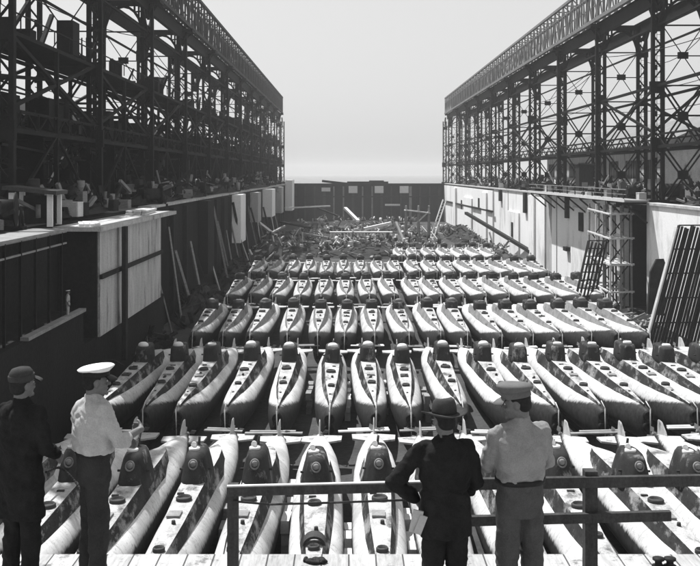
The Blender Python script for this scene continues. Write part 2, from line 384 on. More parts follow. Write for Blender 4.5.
# ------------------------------------------------------------------ gantries
def gantry(side, X, stations, label):
    sg = 1 if side == 'R' else -1
    root = empty('crane_gantry', (X, 200, QZ), 0, label, 'crane gantry', 'crane gantries flanking the dock')
    B = lambda z: CAMZ + z - QZ                     # height above the camera -> local z
    XO = 5.7 * sg                                    # outer column row
    st = M['steel']
    for i, d in enumerate(stations):
        y = d - 200
        last = i == len(stations) - 1
        top = B(19) if last else B(20.4)
        for xx in (0, XO):
            if side == 'L' and d < 60 : continue
            b = MB()
            for s_ in (-1, 1):
                b.box((xx + s_ * .54, y, top / 2), (.36, .6, top))
            k, zz = 0, .3
            while zz < top - 1.3:
                s_ = 1 if k % 2 else -1
                b.beam((xx - s_ * .5, y, zz), (xx + s_ * .5, y, zz + 1.25), .15, .2, up=(0, 1, 0)); zz += 1.25; k += 1
            for zn in (3.1, 10, 16.8):
                jq = random.Random(i * 31 + int(zn) + int(abs(xx)))
                if jq.random() < .8: b.box((xx + jq.uniform(-.15, .15), y, B(zn) + jq.uniform(-.3, .3)), (jq.uniform(1.3, 1.65), .56, jq.uniform(.8, 1.7)))
            if (i + int(abs(xx))) % 2:
                for s_ in (-.22, .22): b.beam((xx + s_, y - .4, 0), (xx + s_, y - .4, top - 2), .05)
                for k in range(int(top / .6) - 4): b.beam((xx - .22, y - .4, .5 + k * .6), (xx + .22, y - .4, .5 + k * .6), .04)
            for s_ in (-1, 1):
                for k in range(3): b.box((xx + s_ * .3, y - .3, top * (.25 + .22 * k) + s_), (.3, .2, .6))
            b.box((xx, y, .25), (2.2, 1.6, .5))
            b.build('column', st, root)
        b = MB()      # cross frame between the two columns
        a0, a1 = .6 * sg, XO - .6 * sg
        def X_(z0, z1, wd, dbl):
            for p, q in (((a0, z0), (a1, z1)), ((a1, z0), (a0, z1))):
                if dbl:
                    dv = Vector((q[0] - p[0], 0, q[1] - p[1])).normalized(); nv = Vector((-dv.z, 0, dv.x)) * .22
                    for s_ in (-1, 1):
                        b.beam(Vector((p[0], y + .02 * s_, B(p[1]))) + nv * s_, Vector((q[0], y + .02 * s_, B(q[1]))) + nv * s_, .16, .2, up=(0, 1, 0))
                else: b.beam((p[0], y, B(p[1])), (q[0], y, B(q[1])), wd, wd, up=(0, 1, 0))
            b.box(((a0 + a1) / 2, y, B((z0 + z1) / 2)), (1.15, .3, .75 if not dbl else 1.0))
        X_(-3.2, 3.0, .3, True); X_(3.2, 9.9, .3, True); X_(10.1, 16.7, .09, False)
        for z, wd in ((3.1, .24), (6.6, .2), (10, .16), (13.35, .12), (16.8, .16)):
            b.beam((a0, y, B(z)), (a1, y, B(z)), wd, wd, up=(0, 1, 0))
        if not last:
            mid, hw_ = (a0 + a1) / 2, abs(a1 - a0) / 2
            pts = [Vector((mid + hw_ * math.cos(t), y, B(16.4) + 3.4 * math.sin(t))) for t in [math.pi * k / 10 for k in range(11)]]
            for p, q in zip(pts[:-1], pts[1:]): b.beam(p, q, .3, .34, up=(0, 1, 0))
            for p in pts[1:4] + pts[7:10]:
                b.beam(p, (p.x, y, B(20.3)), .2, .24, up=(0, 1, 0))
                b.beam(p, (mid + (hw_ if p.x > mid else -hw_), y, p.z + .1), .16, .2, up=(0, 1, 0))
            b.box((mid, y, B(20.2)), (abs(XO) + 1.6, .5, .7))
        b.build('cross_frame', st, root)
    wq = random.Random(77)
    for k in range(16):          # slack wires strung along the frames
        i = wq.randrange(len(stations) - 3); xx_ = wq.choice((0, XO)) + wq.uniform(-.6, .6)
        p = V_((xx_, stations[i] - 200, B(wq.uniform(4, 18)))); e = V_((xx_ + wq.uniform(-.5, .5), stations[i + wq.choice((1, 2))] - 200, p.z + wq.uniform(-3, 3)))
        sag = wq.uniform(.6, 2.2); b = MB()
        b.poly([p + (e - p) * t - V_((0, 0, sag * 4 * t * (1 - t))) for t in [j / 10 for j in range(11)]], .045, 5); b.build('wire', st, root)
    for i, (d, e) in enumerate(zip(stations[:-1], stations[1:])):      # lengthways bracing, bay by bay
        y, z_ = d - 200, e - 200
        for xx in (0, XO):
            b = MB()
            for z, wd in ((10, .3), (16.8, .22), (3.1, .34)):
                b.beam((xx, y + .4, B(z)), (xx, z_ - .4, B(z)), wd, wd)
                if z == 3.1:
                    b.beam((xx, y + .4, B(4.5)), (xx, z_ - .4, B(4.5)), .2, .2)
                    n = 10
                    for k in range(n):
                        t0, t1 = y + (z_ - y) * k / n, y + (z_ - y) * (k + 1) / n
                        b.beam((xx, t0, B(3.1)), (xx, t1, B(4.5)), .12) if k % 2 else b.beam((xx, t0, B(4.5)), (xx, t1, B(3.1)), .12)
            for s_, ya in ((1, y), (-1, z_)):
                for h, l in ((16.8, 4.0), (18.4, 2.2)):
                    b.beam((xx, ya + .4 * s_, B(h)), (xx, ya + l * s_, B(20.2)), .3, .3)
            if side == 'L' or i % 3 == 1:
                b.beam((xx, y + .4, B(4.5)), (xx, z_ - .4, B(10)), .22, .3); b.beam((xx, z_ - .4, B(4.5)), (xx, y + .4, B(10)), .22, .3)
            if side == 'L':
                ym = (y + z_) / 2
                b.beam((xx, ym, B(-3.4)), (xx, ym, B(10)), .34)
                b.beam((xx, y + .4, B(-3.2)), (xx, ym, B(3.1)), .22); b.beam((xx, z_ - .4, B(-3.2)), (xx, ym, B(3.1)), .22)
            b.build('bay_bracing', st, root)
        if side == 'L':
            q = random.Random(100 + i)
            b = MB(); ym, L = (y + z_) / 2, z_ - y
            for z in (3.4, 10.2):
                b.box((XO / 2, ym, B(z)), (abs(XO) - .7, L - .8, .16))
                for k in range(6):
                    b.beam((.45, y + L * (k + .5) / 6, B(z)), (.45, y + L * (k + .5) / 6, B(z) + 1.1), .08)
                b.beam((.45, y + .5, B(z) + 1.1), (.45, z_ - .5, B(z) + 1.1), .09)
            b.build('gallery', st, root)
            b = MB()
            b.box((XO * .5, ym, B(.4)), (abs(XO) - 2, .3, 5.6)) 
            for k in range(34):
                z = q.choice((3.5, 3.5, 3.5, 10.3)); p = V_((XO * q.uniform(.1, .9), y + L * q.uniform(.05, .95), B(z)))
                h = q.uniform(.7, 3.2)
                if q.random() < .5: b.box(p + V_((0, 0, h / 2)), (q.uniform(.5, 1.8), q.uniform(.6, 2.4), h))
                elif q.random() < .5: b.tube(p, p + V_((0, 0, h)), q.uniform(.2, .6), n=10)
                else: b.beam(p, p + V_((q.uniform(-1, 1), q.uniform(-3, 3), q.uniform(1, 5))), q.uniform(.12, .35))
            for k in range(14):
                z = q.uniform(-3, 9.5); b.beam((XO * q.uniform(0, 1), y, B(z)), (XO * q.uniform(0, 1), z_, B(z + q.uniform(-2, 2))), q.uniform(.1, .28))
            tag(b.build('gallery_machinery', st, root), kind='stuff')
    y0, y1 = stations[0] - 210, stations[-2] - 200 + 9
    b = MB()
    for xx in (0, XO):
        b.box((xx, (y0 + y1) / 2, B(20.0)), (.5, y1 - y0, 1.6)); b.box((xx, (y0 + y1) / 2, B(20.85)), (1.0, y1 - y0, .12))
    for d in stations[:-1]:
        for s_ in (-1, 1):
            b.beam((-1.2 * sg, d - 200 + s_ * 1.2, B(20.7)), (0, d - 200 + s_ * .4, B(18.6)), .3)
        b.box((-.9 * sg, d - 200, B(20.35)), (1.6, 2.6, .5))
    b.build('runway_beam', st, root)
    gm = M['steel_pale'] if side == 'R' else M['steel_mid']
    b = MB()
    zb, zt = B(21.2), B(26.6)
    for xx in (-.9 * sg, 1.6 * sg):
        b.box((xx, (y0 + y1) / 2, zb), (.5, y1 - y0, .5)); b.box((xx, (y0 + y1) / 2, zt), (.4, y1 - y0, .4))
        b.beam((xx, y0, (zb + zt) / 2 + 1), (xx, y1, (zb + zt) / 2 + 1), .14)
        n = int((y1 - y0) / 3.1)
        for k in range(n + 1):
            ya = y0 + (y1 - y0) * k / n
            b.beam((xx, ya, zb), (xx, ya, zt), .2, .26, up=(0, 1, 0))
            if k < n:
                yb = y0 + (y1 - y0) * (k + 1) / n
                if k % 2: b.beam((xx, ya, zb), (xx, yb, zt), .16, .2)
                else: b.beam((xx, ya, zt), (xx, yb, zb), .16, .2)
    n = int((y1 - y0) / 6.2)
    for k in range(n + 1):
        ya = y0 + (y1 - y0) * k / n
        for zz in (zb, zt): b.beam((-.9 * sg, ya, zz), (1.6 * sg, ya, zz), .18)
        if k < n: b.beam((-.9 * sg, ya, zt), (1.6 * sg, y0 + (y1 - y0) * (k + 1) / n, zt), .14)
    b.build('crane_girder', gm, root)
    return root
stL = [69 + 24.6 * k for k in range(12)] + [362]
stR = [87.5 + 25.5 * k for k in range(11)] + [362]
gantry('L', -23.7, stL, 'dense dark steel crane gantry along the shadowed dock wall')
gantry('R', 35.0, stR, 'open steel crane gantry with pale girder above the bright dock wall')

# sheds behind the gantries
def shed(x0, x1, y0, y1, h, label, wm, rm, nwin=10, wside=1):
    o = empty('workshop', ((x0 + x1) / 2, (y0 + y1) / 2, QZ), 0, label, 'workshop')
    L, W_ = y1 - y0, x1 - x0
    b = MB(); b.box((0, 0, h / 2), (W_, L, h)); b.build('wall', wm, o)
    b = MB()
    rings = []
    for y in (-L / 2 - .6, L / 2 + .6):
        rings.append([Vector((-W_ / 2 - .6, y, h + .01)), Vector((W_ / 2 + .6, y, h + .01)), Vector((W_ / 2 + .6, y, h + .3)), Vector((0, y, h + W_ * .24)), Vector((-W_ / 2 - .6, y, h + .3))])
    b.loft(rings, sm=False); b.build('roof', rm, o)
    for k in range(nwin):
        y = -L / 2 + L * (k + .5) / nwin
        b = MB(); b.box((wside * (W_ / 2 + .04), y, h * .55), (.1, L / nwin * .55, h * .4)); wdw = b.build('window', M['black'], o)
        b = MB()
        for t in range(-2, 3): b.box((wside * (W_ / 2 + .11), y + t * L / nwin * .13, h * .55), (.05, .12, h * .4))
        b.build('frame', M['scrap_mid'], wdw)
    return o
shed(-52, -32, 55, 215, 8.2, 'long dark workshop behind the near shadowed gantry', M['timber_dark'], M['steel'], 14)
shed(-50, -32, 222, 330, 6.5, 'low dark workshop behind the far shadowed gantry', M['timber_dark'], M['steel'], 10)
shed(47, 70, 150, 236, 7.5, 'pale workshop behind the open gantry', M['wall_mid'], M['steel_pale'], 8, -1)

# ------------------------------------------------------------------ submarine
def make_sub(cap_style, seed=0, side='casing_side_shade'):
    q = random.Random(seed)
    root = empty('midget_submarine', (0, 0, 0))
    prof = [(-13.35, .2, 2.45, 1.15), (-13.15, .3, 2.54, 1.0), (-12.6, .44, 2.6, .8), (-11.4, .64, 2.6, .62), (-9.6, .84, 2.58, .5), (-7, 1.0, 2.56, .45), (-4, 1.09, 2.55, .44),
            (-1, 1.11, 2.56, .44), (2, 1.11, 2.6, .45), (4.5, 1.06, 2.62, .52), (6.8, .92, 2.5, .66), (8.8, .7, 2.26, .86), (10.6, .44, 2.0, 1.1), (12, .22, 1.78, 1.3), (12.6, .13, 1.66, 1.4)]
    n = 26; b = MB(); rings = []
    for y, w_, t, bt in prof:
        c, h = (t + bt) / 2, (t - bt) / 2
        ring = []
        for k in range(n):
            a = 2 * math.pi * k / n
            ca, sa = math.cos(a), math.sin(a)
            e = .92
            ring.append(Vector((w_ * math.copysign(abs(ca) ** e, ca), y, c + h * math.copysign(abs(sa) ** e, sa))))
        rings.append(ring[::-1])
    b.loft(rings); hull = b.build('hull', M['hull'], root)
    b = MB(); b.box((0, -1, .24), (.5, 19, .48)); b.build('keel', M['rust'], root)
    # deck casing: pale top, sides darkened with painted-in shade
    st = [(-12.6, .03), (-11.8, .06), (-10.3, .14), (-8.4, .26), (-5.8, .39), (-3, .47), (0, .51), (2.4, .57), (4.4, .42), (5.6, .2), (6.0, .05)]
    b = MB()
    zt = lambda y: 3.1 + min(0, y + 2) * .036 if y < 3 else 3.1 - (y - 3) * .13
    top = [Vector((-w_, y, zt(y))) for y, w_ in st]; topr = [Vector((w_, y, zt(y))) for y, w_ in st]
    lo = [Vector((-w_ - .3 * min(1, w_ / .25), y, 2.05)) for y, w_ in st]; lor = [Vector((w_ + .3 * min(1, w_ / .25), y, 2.05)) for y, w_ in st]
    m = len(st)
    cr = [Vector((0, y, zt(y) + .03)) for y, w_ in st]
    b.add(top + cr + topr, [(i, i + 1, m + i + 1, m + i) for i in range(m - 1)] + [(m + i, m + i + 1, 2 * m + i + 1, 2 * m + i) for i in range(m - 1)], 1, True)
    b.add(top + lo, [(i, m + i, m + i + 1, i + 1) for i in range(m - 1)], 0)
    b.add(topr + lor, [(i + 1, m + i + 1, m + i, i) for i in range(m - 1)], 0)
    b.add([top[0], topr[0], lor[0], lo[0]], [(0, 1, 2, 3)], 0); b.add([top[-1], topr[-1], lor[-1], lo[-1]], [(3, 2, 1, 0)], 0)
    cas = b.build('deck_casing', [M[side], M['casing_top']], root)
    for y, r in ((-3.2 - q.uniform(0, 1.2), q.uniform(.26, .33)), (-7.2 - q.uniform(0, 1.4), q.uniform(.2, .27))):
        b = MB(); b.lathe((q.uniform(-.05, .05), y, zt(y)), [(r, -.1), (r, .12), (r * .82, .17), (r * .82, .08), (.02, .08)], 16)
        b.build('deck_hatch', M['hatch'], cas)
    y = -5.6 - q.uniform(-.4, .6); b = MB(); b.tube((q.uniform(-.1, .1), y, zt(y)), (.05, y, zt(y) + .16), .09, .07, 8); b.build('deck_vent', M['hatch'], cas)
    if seed % 2:
        b = MB(); y = -4.9 - q.uniform(0, .8); b.box((q.uniform(-.08, .08), y, zt(y) + .06), (.5, q.uniform(.3, .7), .08), (0, 0, q.uniform(-.1, .1))); b.build('deck_plate', M['scrap_mid' if seed % 4 == 1 else 'hatch'], cas)
    if seed == 4:
        b = MB(); rings = []
        for k in range(13):
            a = math.pi * k / 12; rings.append([Vector((.4 * math.cos(a), -7.2 + e, zt(-7.2) + .34 * math.sin(a))) for e in (-.3, .3)] + [Vector((.31 * math.cos(a), -7.2 + e, zt(-7.2) + .25 * math.sin(a))) for e in (.3, -.3)])
        b.loft(rings, sm=False); b.build('deck_hoop', M['hatch'], cas)
    for y, x, ww in ((-2.4 - q.uniform(0, .4), q.uniform(-.25, .25), q.uniform(.16, .4)), (-9.4 - q.uniform(0, .6), -.03, .12)):
        b = MB(); b.box((x, y, zt(y) + .03), (ww, .12, .08)); b.build('deck_cleat', M['hatch'], cas)
    # conning tower
    b = MB(); rings = []
    bell = ((2.7, .66, -1.75, 1.7), (3.2, .6, -1.5, 1.5), (3.6, .53, -1.32, 1.3), (3.98, .44, -1.14, 1.15), (4.16, .36, -.95, .95), (4.21, .2, -.6, .7))
    H_ = 3.74 if side == 'casing_dusty_shade' else 4.08
    boxy = ((2.7, .58, -1.45, 1.6), (3.2, .55, -1.36, 1.5), (H_ - .15, .5 if side == 'casing_side_shade' else .56, -1.24, 1.3), (H_ - .04, .46 if side == 'casing_side_shade' else .54, -1.16, 1.2), (H_, .4, -1.05, 1.1), (H_ + .01, .2, -.6, .7))
    sec = .7 if cap_style == 1 else .5
    for z, hw_, y0, y1 in (bell if cap_style == 1 else boxy):
        ring = []
        for k in range(24):
            a = 2 * math.pi * k / 24
            ca, sa = math.cos(a), math.sin(a)
            ring.append(Vector((hw_ * math.copysign(abs(ca) ** sec, ca), (y0 + y1) / 2 + (y1 - y0) / 2 * math.copysign(abs(sa) ** sec, sa), z)))
        rings.append(ring)
    b.loft(rings); tw = b.build('conning_tower', M['tower'], root)
    b = MB()
    if cap_style == 0:
        b.lathe((0, -.5, H_), [(.36, -.1), (.36, .08), (.32, .17), (.2, .25), (.03, .28)], 18)
    elif cap_style == 1:
        b.lathe((-.1, -.2, 4.18), [(.24, -.1), (.24, .1), (.2, .12), (.02, .05)], 18)
        b.lathe((-.16, .0, 4.36), [(.12, -.04), (.12, .04), (.02, .06)], 18, axis='y')
    else:
        b.lathe((.06, -.4, H_), [(.3, -.1), (.3, .08), (.26, .14), (.2, .14), (.2, .06), (.03, .06)], 18)
    b.build('tower_hatch', M['steel_pale' if side == 'casing_dusty_shade' else 'cap'], tw)
    b = MB(); b.tube((q.uniform(-.15, .15), .55, 3.6), (0, .55, H_ + q.uniform(.1, .5)), .07, .055, 10)
    b.build('periscope', M['tower'], tw)
    b = MB(); b.tube((-.68, -.5, 3.45), (.68, -.5, 3.45), .05, .05, 8); b.build('tower_bar', M['tower'], tw)
    if cap_style == 1:
        b = MB(); rings = []      # ring window on the tower's face
        for k in range(25):
            a = 2 * math.pi * k / 24; rr_ = Vector((math.cos(a), .55 * math.sin(a), math.sin(a)))
            rings.append([Vector((0, -1.2, 3.84)) + rr_ * (.17 + .035 * math.cos(t)) + Vector((0, -.05 * math.sin(t), 0)) for t in [2 * math.pi * m_ / 8 for m_ in range(8)]])
        b.loft(rings, False); b.build('porthole_ring', M['steel_pale'], tw)
        b = MB(); b.lathe((0, -1.17, 3.84), [(.14, .06), (.15, -.02), (.1, -.08), (.01, -.1)], 14, axis='y'); b.build('porthole_glass', M['scrap_mid'], tw)
    # stern
    b = MB(); rings = []
    for z, ya, yb, t in ((1.55, 10.2, 12.2, .05), (2.2, 10.7, 12.15, .045), (2.5, 11.2, 12.1, .04), (2.57, 11.35, 12.0, .015)):
        rings.append([Vector((-t * .3, ya, z)), Vector((t, ya + .3, z)), Vector((t * .6, yb, z)), Vector((-t * .6, yb, z)), Vector((-t, ya + .3, z))])
    b.loft([r[::1] for r in rings], sm=False); b.build('stern_fin', M['fin'], root)
    b = MB(); b.box((0, 11.5, .95), (.12, 1.1, 1.3)); b.build('rudder', M['fin'], root)
    for s_ in (-1, 1):
        b = MB()
        vs = [(.05 * s_, 10.7, 1.5), (1.15 * s_, 11.2, 1.5), (1.2 * s_, 12.1, 1.5), (.05 * s_, 12.3, 1.5)]
        vs2 = [(x, y, 1.6) for x, y, z in vs]
        f = [(0, 1, 2, 3), (7, 6, 5, 4), (0, 4, 5, 1), (1, 5, 6, 2), (2, 6, 7, 3), (3, 7, 4, 0)]
        if s_ > 0: f = [q[::-1] for q in f]
        b.add(vs + vs2, f); b.build('stern_plane', M['fin'], root)
    b = MB(); b.lathe((0, 12.6, 1.53), [(.14, 0), (.13, .3), (.03, .5)], 12, axis='y')
    for k in range(4):
        a = math.pi / 2 * k + .4; c, s_ = math.cos(a), math.sin(a)
        pts = [Vector((c * .1, 12.75, 1.53 + s_ * .1)), Vector((c * .35 - s_ * .14, 12.68, 1.53 + s_ * .35 + c * .14)), Vector((c * .55, 12.75, 1.53 + s_ * .55)), Vector((c * .35 + s_ * .14, 12.84, 1.53 + s_ * .35 - c * .14))]
        b.add(pts + [p + Vector((0, .03, 0)) for p in pts], [(0, 1, 2, 3), (7, 6, 5, 4), (0, 4, 5, 1), (1, 5, 6, 2), (2, 6, 7, 3), (3, 7, 4, 0)])
    b.build('propeller', M['bronze'], root)
    # bow: two tubes one above the other and the stem bar
    for z in (2.22, 1.6):
        b = MB(); b.lathe((0, -13.55, z), [(.2, .6), (.29, .3), (.29, 0), (.22, -.02), (.21, .12), (.02, .12)][::-1], 16, axis='y')
        b.build('torpedo_tube', M['tube'], root)
    b = MB(); b.poly([Vector((0, -12.9, 2.95)), Vector((0, -13.75, 2.72)), Vector((0, -13.8, 1.2)), Vector((0, -13.2, .8))], .032, 8); b.build('stem_bar', M['fin'], root)
    return root
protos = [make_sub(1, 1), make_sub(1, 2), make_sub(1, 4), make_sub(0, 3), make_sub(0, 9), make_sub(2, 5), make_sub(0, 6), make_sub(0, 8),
          make_sub(0, 11, 'casing_dusty_shade'), make_sub(2, 12, 'casing_dusty_shade'), make_sub(0, 14, 'casing_dusty_shade')]
rows = [
    (43, [-14.2, -11.6, -9.05, -6.46, -3.9, -1.27, 1.25, 3.8, 6.4, 9.0, 12.0, 14.6, 17.2, 19.8]),
    (70, [-14.3, -11.8, -9.4, -6.65, -4, -1.2, 1.3, 3.8, 6.44, 9.4, 11.9, 14.5, 16.9, 19.5, 22.1, 24.6, 27.1]),
    (97, [-13.3, -10.7, -8.05, -5.27, -2.6, -.2, 2.27, 4.95, 7.57, 10, 12.7, 15.1, 17.65, 20.2, 22.5, 25.0]),
    (124, [-13.3, -10.66, -8.06, -5.58, -2.9, -.37, 2.36, 4.84, 7.8, 10.2, 12.8, 15.25, 17.7, 20.5, 23.1, 25.8, 28.4]),
    (151, [-13.4 + 2.56 * k for k in range(17)]),
    (178, [9.0, 11.5, 14.2, 17.0, 19.6, 22.1, 24.6]),
]
rr = random.Random(5); used = [False] * 11
for ri, (d, xs) in enumerate(rows):
    for k, x in enumerate(xs):
        v = (2 if k == 5 else k % 2 if k < 2 else rr.choice((0, 1))) if ri == 0 else (3 + k if k < 5 else rr.choice((3, 4, 5, 6, 7))) if ri == 1 else 8 + k if ri == 2 and k < 3 else rr.choice((8, 9, 10, 10)) if ri == 2 else rr.choice((8, 9, 10, 10))
        p = protos[v]
        o = p if not used[v] else copy_tree(p); used[v] = True
        o.location = (x, d + rr.uniform(-.3, .3), 0); o.rotation_euler = (0, R(rr.uniform(-2.2, 2.2)), R(rr.uniform(-1.1, 1.1))); o.scale = (1, rr.uniform(.985, 1.01), rr.uniform(.97, 1.03))
        if ri == 0: lab = 'pale midget submarine in the nearest row below the railing, %s from the dark wall' % ORD[k + 1]
        elif ri == 5: lab = 'pale midget submarine in the short farthest row, %s counting towards the bright wall' % ORD[k + 1]
        else: lab = 'pale midget submarine in the %s row from the railing, %s from the dark wall' % (ORD[ri + 1], ORD[k + 1])
        tag(o, lab, 'submarine', 'midget submarines lying in rows on the dock floor')

# ------------------------------------------------------------------ railing
rl = empty('railing', at(440, 590, 8.05) * 1, 0, 'dark timber railing with posts along the bright platform edge', 'railing')
rl.location = (0, 8.05, PZ)
zz = lambda px, py: CAMZ - (py - VY) * .00805 - PZ
xx = lambda px: (px - VX) * .00805
def rpart(name, b): return b.build(name, M['rail'], rl)
for px, y1, w_ in ((233, 484, .085), (428, 480, .085), (590, 470, .1), (800, 462, .1)):
    b = MB(); h = zz(px, y1); b.box((xx(px), .0, h / 2), (w_, w_, h)); b.box((xx(px), 0, .04), (w_ * 1.7, w_ * 1.7, .08)); rpart('post', b)
b = MB(); b.beam((xx(228), -.06, zz(0, 489)), (xx(440), -.06, zz(0, 484)), .04, .07); rpart('top_rail', b)
b = MB(); b.beam((xx(228), -.055, zz(0, 489) + .041), (xx(438), -.055, zz(0, 484) + .041), .03, .01); b.build('rail_highlight', M['white'], rl)  # white strip added as the rail's sunlit top edge
b = MB(); b.beam((xx(436), -.062, zz(0, 482)), (xx(810), -.062, zz(0, 476)), .05, .085); rpart('top_rail', b)
b = MB(); b.beam((xx(436), -.06, zz(0, 519)), (xx(668), -.06, zz(0, 513)), .05, .075); rpart('mid_rail', b)
b = MB(); b.poly([Vector((xx(234), -.055, zz(0, 499))), Vector((xx(270), -.06, zz(0, 502))), Vector((xx(330), -.055, zz(0, 500.5))), Vector((xx(428), -.055, zz(0, 497)))], .009, 6); rpart('wire', b)
# rag and fittings on the platform edge
def rag_later():
    b = MB(); q = random.Random(3)
    for k in range(9): b.ell((q.uniform(-.09, .09), q.uniform(-.035, .035), .012), (q.uniform(.03, .07), q.uniform(.02, .035), q.uniform(.012, .028)), (0, 0, q.uniform(0, 3)), 10, 6)
    o = remesh(b, 'rag', M['black'], None, .006, 3, .01, .03); o.location = (xx(314), 8.5, PZ)
    tag(o, 'crumpled dark rag lying on the platform edge below the railing', 'rag')
for px in (672, 684):
    b = MB(); b.lathe((0, 0, 0), [(.05, 0), (.055, .012), (.03, .025), (.03, .05), (.05, .06), (.05, .075), (.01, .08)], 14)
    tag(b.build('mooring_bitt', M['black'], loc=(xx(px), 8.4, PZ)), 'small dark iron bitt on the platform edge, %s the railing post' % ('nearer' if px < 680 else 'farther from'), 'bitt')

# ------------------------------------------------------------------ people
from mathutils import noise as mnoise
seed_ = [1]
def remesh(mb, name, m, parent, voxel, smooth=6, disp=0, dscale=.2, seed=0, folds=0.):
    o = mb.build('tmp', m)
    md = o.modifiers.new('r', 'REMESH'); md.mode = 'VOXEL'; md.voxel_size = voxel; md.use_smooth_shade = True
    sm = o.modifiers.new('s', 'SMOOTH'); sm.factor = .5; sm.iterations = smooth
    if disp:
        t = bpy.data.textures.new('folds', 'CLOUDS'); t.noise_scale = dscale; t.noise_depth = 2
        dm = o.modifiers.new('d', 'DISPLACE'); dm.texture = t; dm.strength = disp; dm.mid_level = .5
        dm.texture_coords = 'LOCAL'
        t2 = bpy.data.textures.new('creases', 'MARBLE'); t2.marble_type = 'SHARP'; t2.noise_scale = .16; t2.turbulence = 9; t2.noise_depth = 2
        d2 = o.modifiers.new('e', 'DISPLACE'); d2.texture = t2; d2.strength = disp * .85; d2.mid_level = .5; d2.texture_coords = 'LOCAL'
    bpy.context.view_layer.update()
    me = bpy.data.meshes.new_from_object(o.evaluated_get(bpy.context.evaluated_depsgraph_get()))
    me.materials.clear(); me.materials.append(m)
    if folds:            # cloth folds: soft ridges running down, slanting and bunching
        off = Vector((seed_[0] * 3.1, 1.7, 5.3)); seed_[0] += 1
        nv = [v.normal.copy() for v in me.vertices]
        for v, nn in zip(me.vertices, nv):
            c = v.co
            a = mnoise.noise(Vector((c.x * 11 + c.z * 3, c.y * 11, c.z * 3.2)) + off)
            b_ = mnoise.noise(Vector((c.x * 5, c.y * 5, c.z * 17 + c.x * 7)) + off)
            e_ = mnoise.noise(Vector((c.x * 26, c.y * 26, c.z * 15)) + off)
            bunch = .35 + 1.1 * math.exp(-((c.z - 1.1) / .07) ** 2) + .7 * math.exp(-((c.z - .5) / .08) ** 2) + .5 * math.exp(-((c.z - 1.33) / .1) ** 2)
            h = (1 - abs(a) * 2.2) * .9 + (1 - abs(b_) * 2.4) * bunch + e_ * .25
            v.co = c + nn * (h - .9) * folds
        me.update()
    for p in me.polygons: p.use_smooth = True
    bpy.data.objects.remove(o)
    r = bpy.data.objects.new(name, me); COL.objects.link(r); r.parent = parent
    return r
def hand(b, wrist, fwd, out, side, curl=.5):
    # fwd: wrist to knuckles, out: back of the hand, side: towards the thumb
    f = Vector(fwd).normalized(); u = (Vector(out) - f * f.dot(Vector(out))).normalized(); s_ = f.cross(u) * side
    w_ = Vector(wrist)
    b.cap(w_ - f * .03, w_ + f * .02, .026, .027)
    for t in (-.028, -.01, .01, .028): b.cap(w_ + s_ * t * .6 + f * .015, w_ + s_ * t + f * .085, .0165, .014)
    for t, L in ((-.03, .06), (-.011, .078), (.009, .083), (.029, .072)):
        p = w_ + s_ * t + f * .09; dv = f
        for k, q in enumerate((.42, .33, .25)):
            a = curl * (.6 + .5 * k); dv = (dv * math.cos(a) - u * math.sin(a)).normalized()
            nu = u
            e = p + dv * L * q * 1.1; b.cap(p, e, .0095 - .001 * k, .009 - .001 * k, 8); p = e
    p = w_ + s_ * .022 + f * .03; e = p + (f * .5 + s_ * .7 - u * .25).normalized() * .042; b.cap(p, e, .015, .0115, 8)
    b.cap(e, e + (f * .8 + s_ * .2 - u * .35).normalized() * .034, .011, .009, 8)
def ring(z, cx, cy, rx, ry, n=24, e=.85):
    r = []
    for k in range(n):
        a = 2 * math.pi * k / n; c, s_ = math.cos(a), math.sin(a)
        r.append(Vector((cx + rx * math.copysign(abs(c) ** e, c), cy + ry * math.copysign(abs(s_) ** e, s_), z)))
    return r
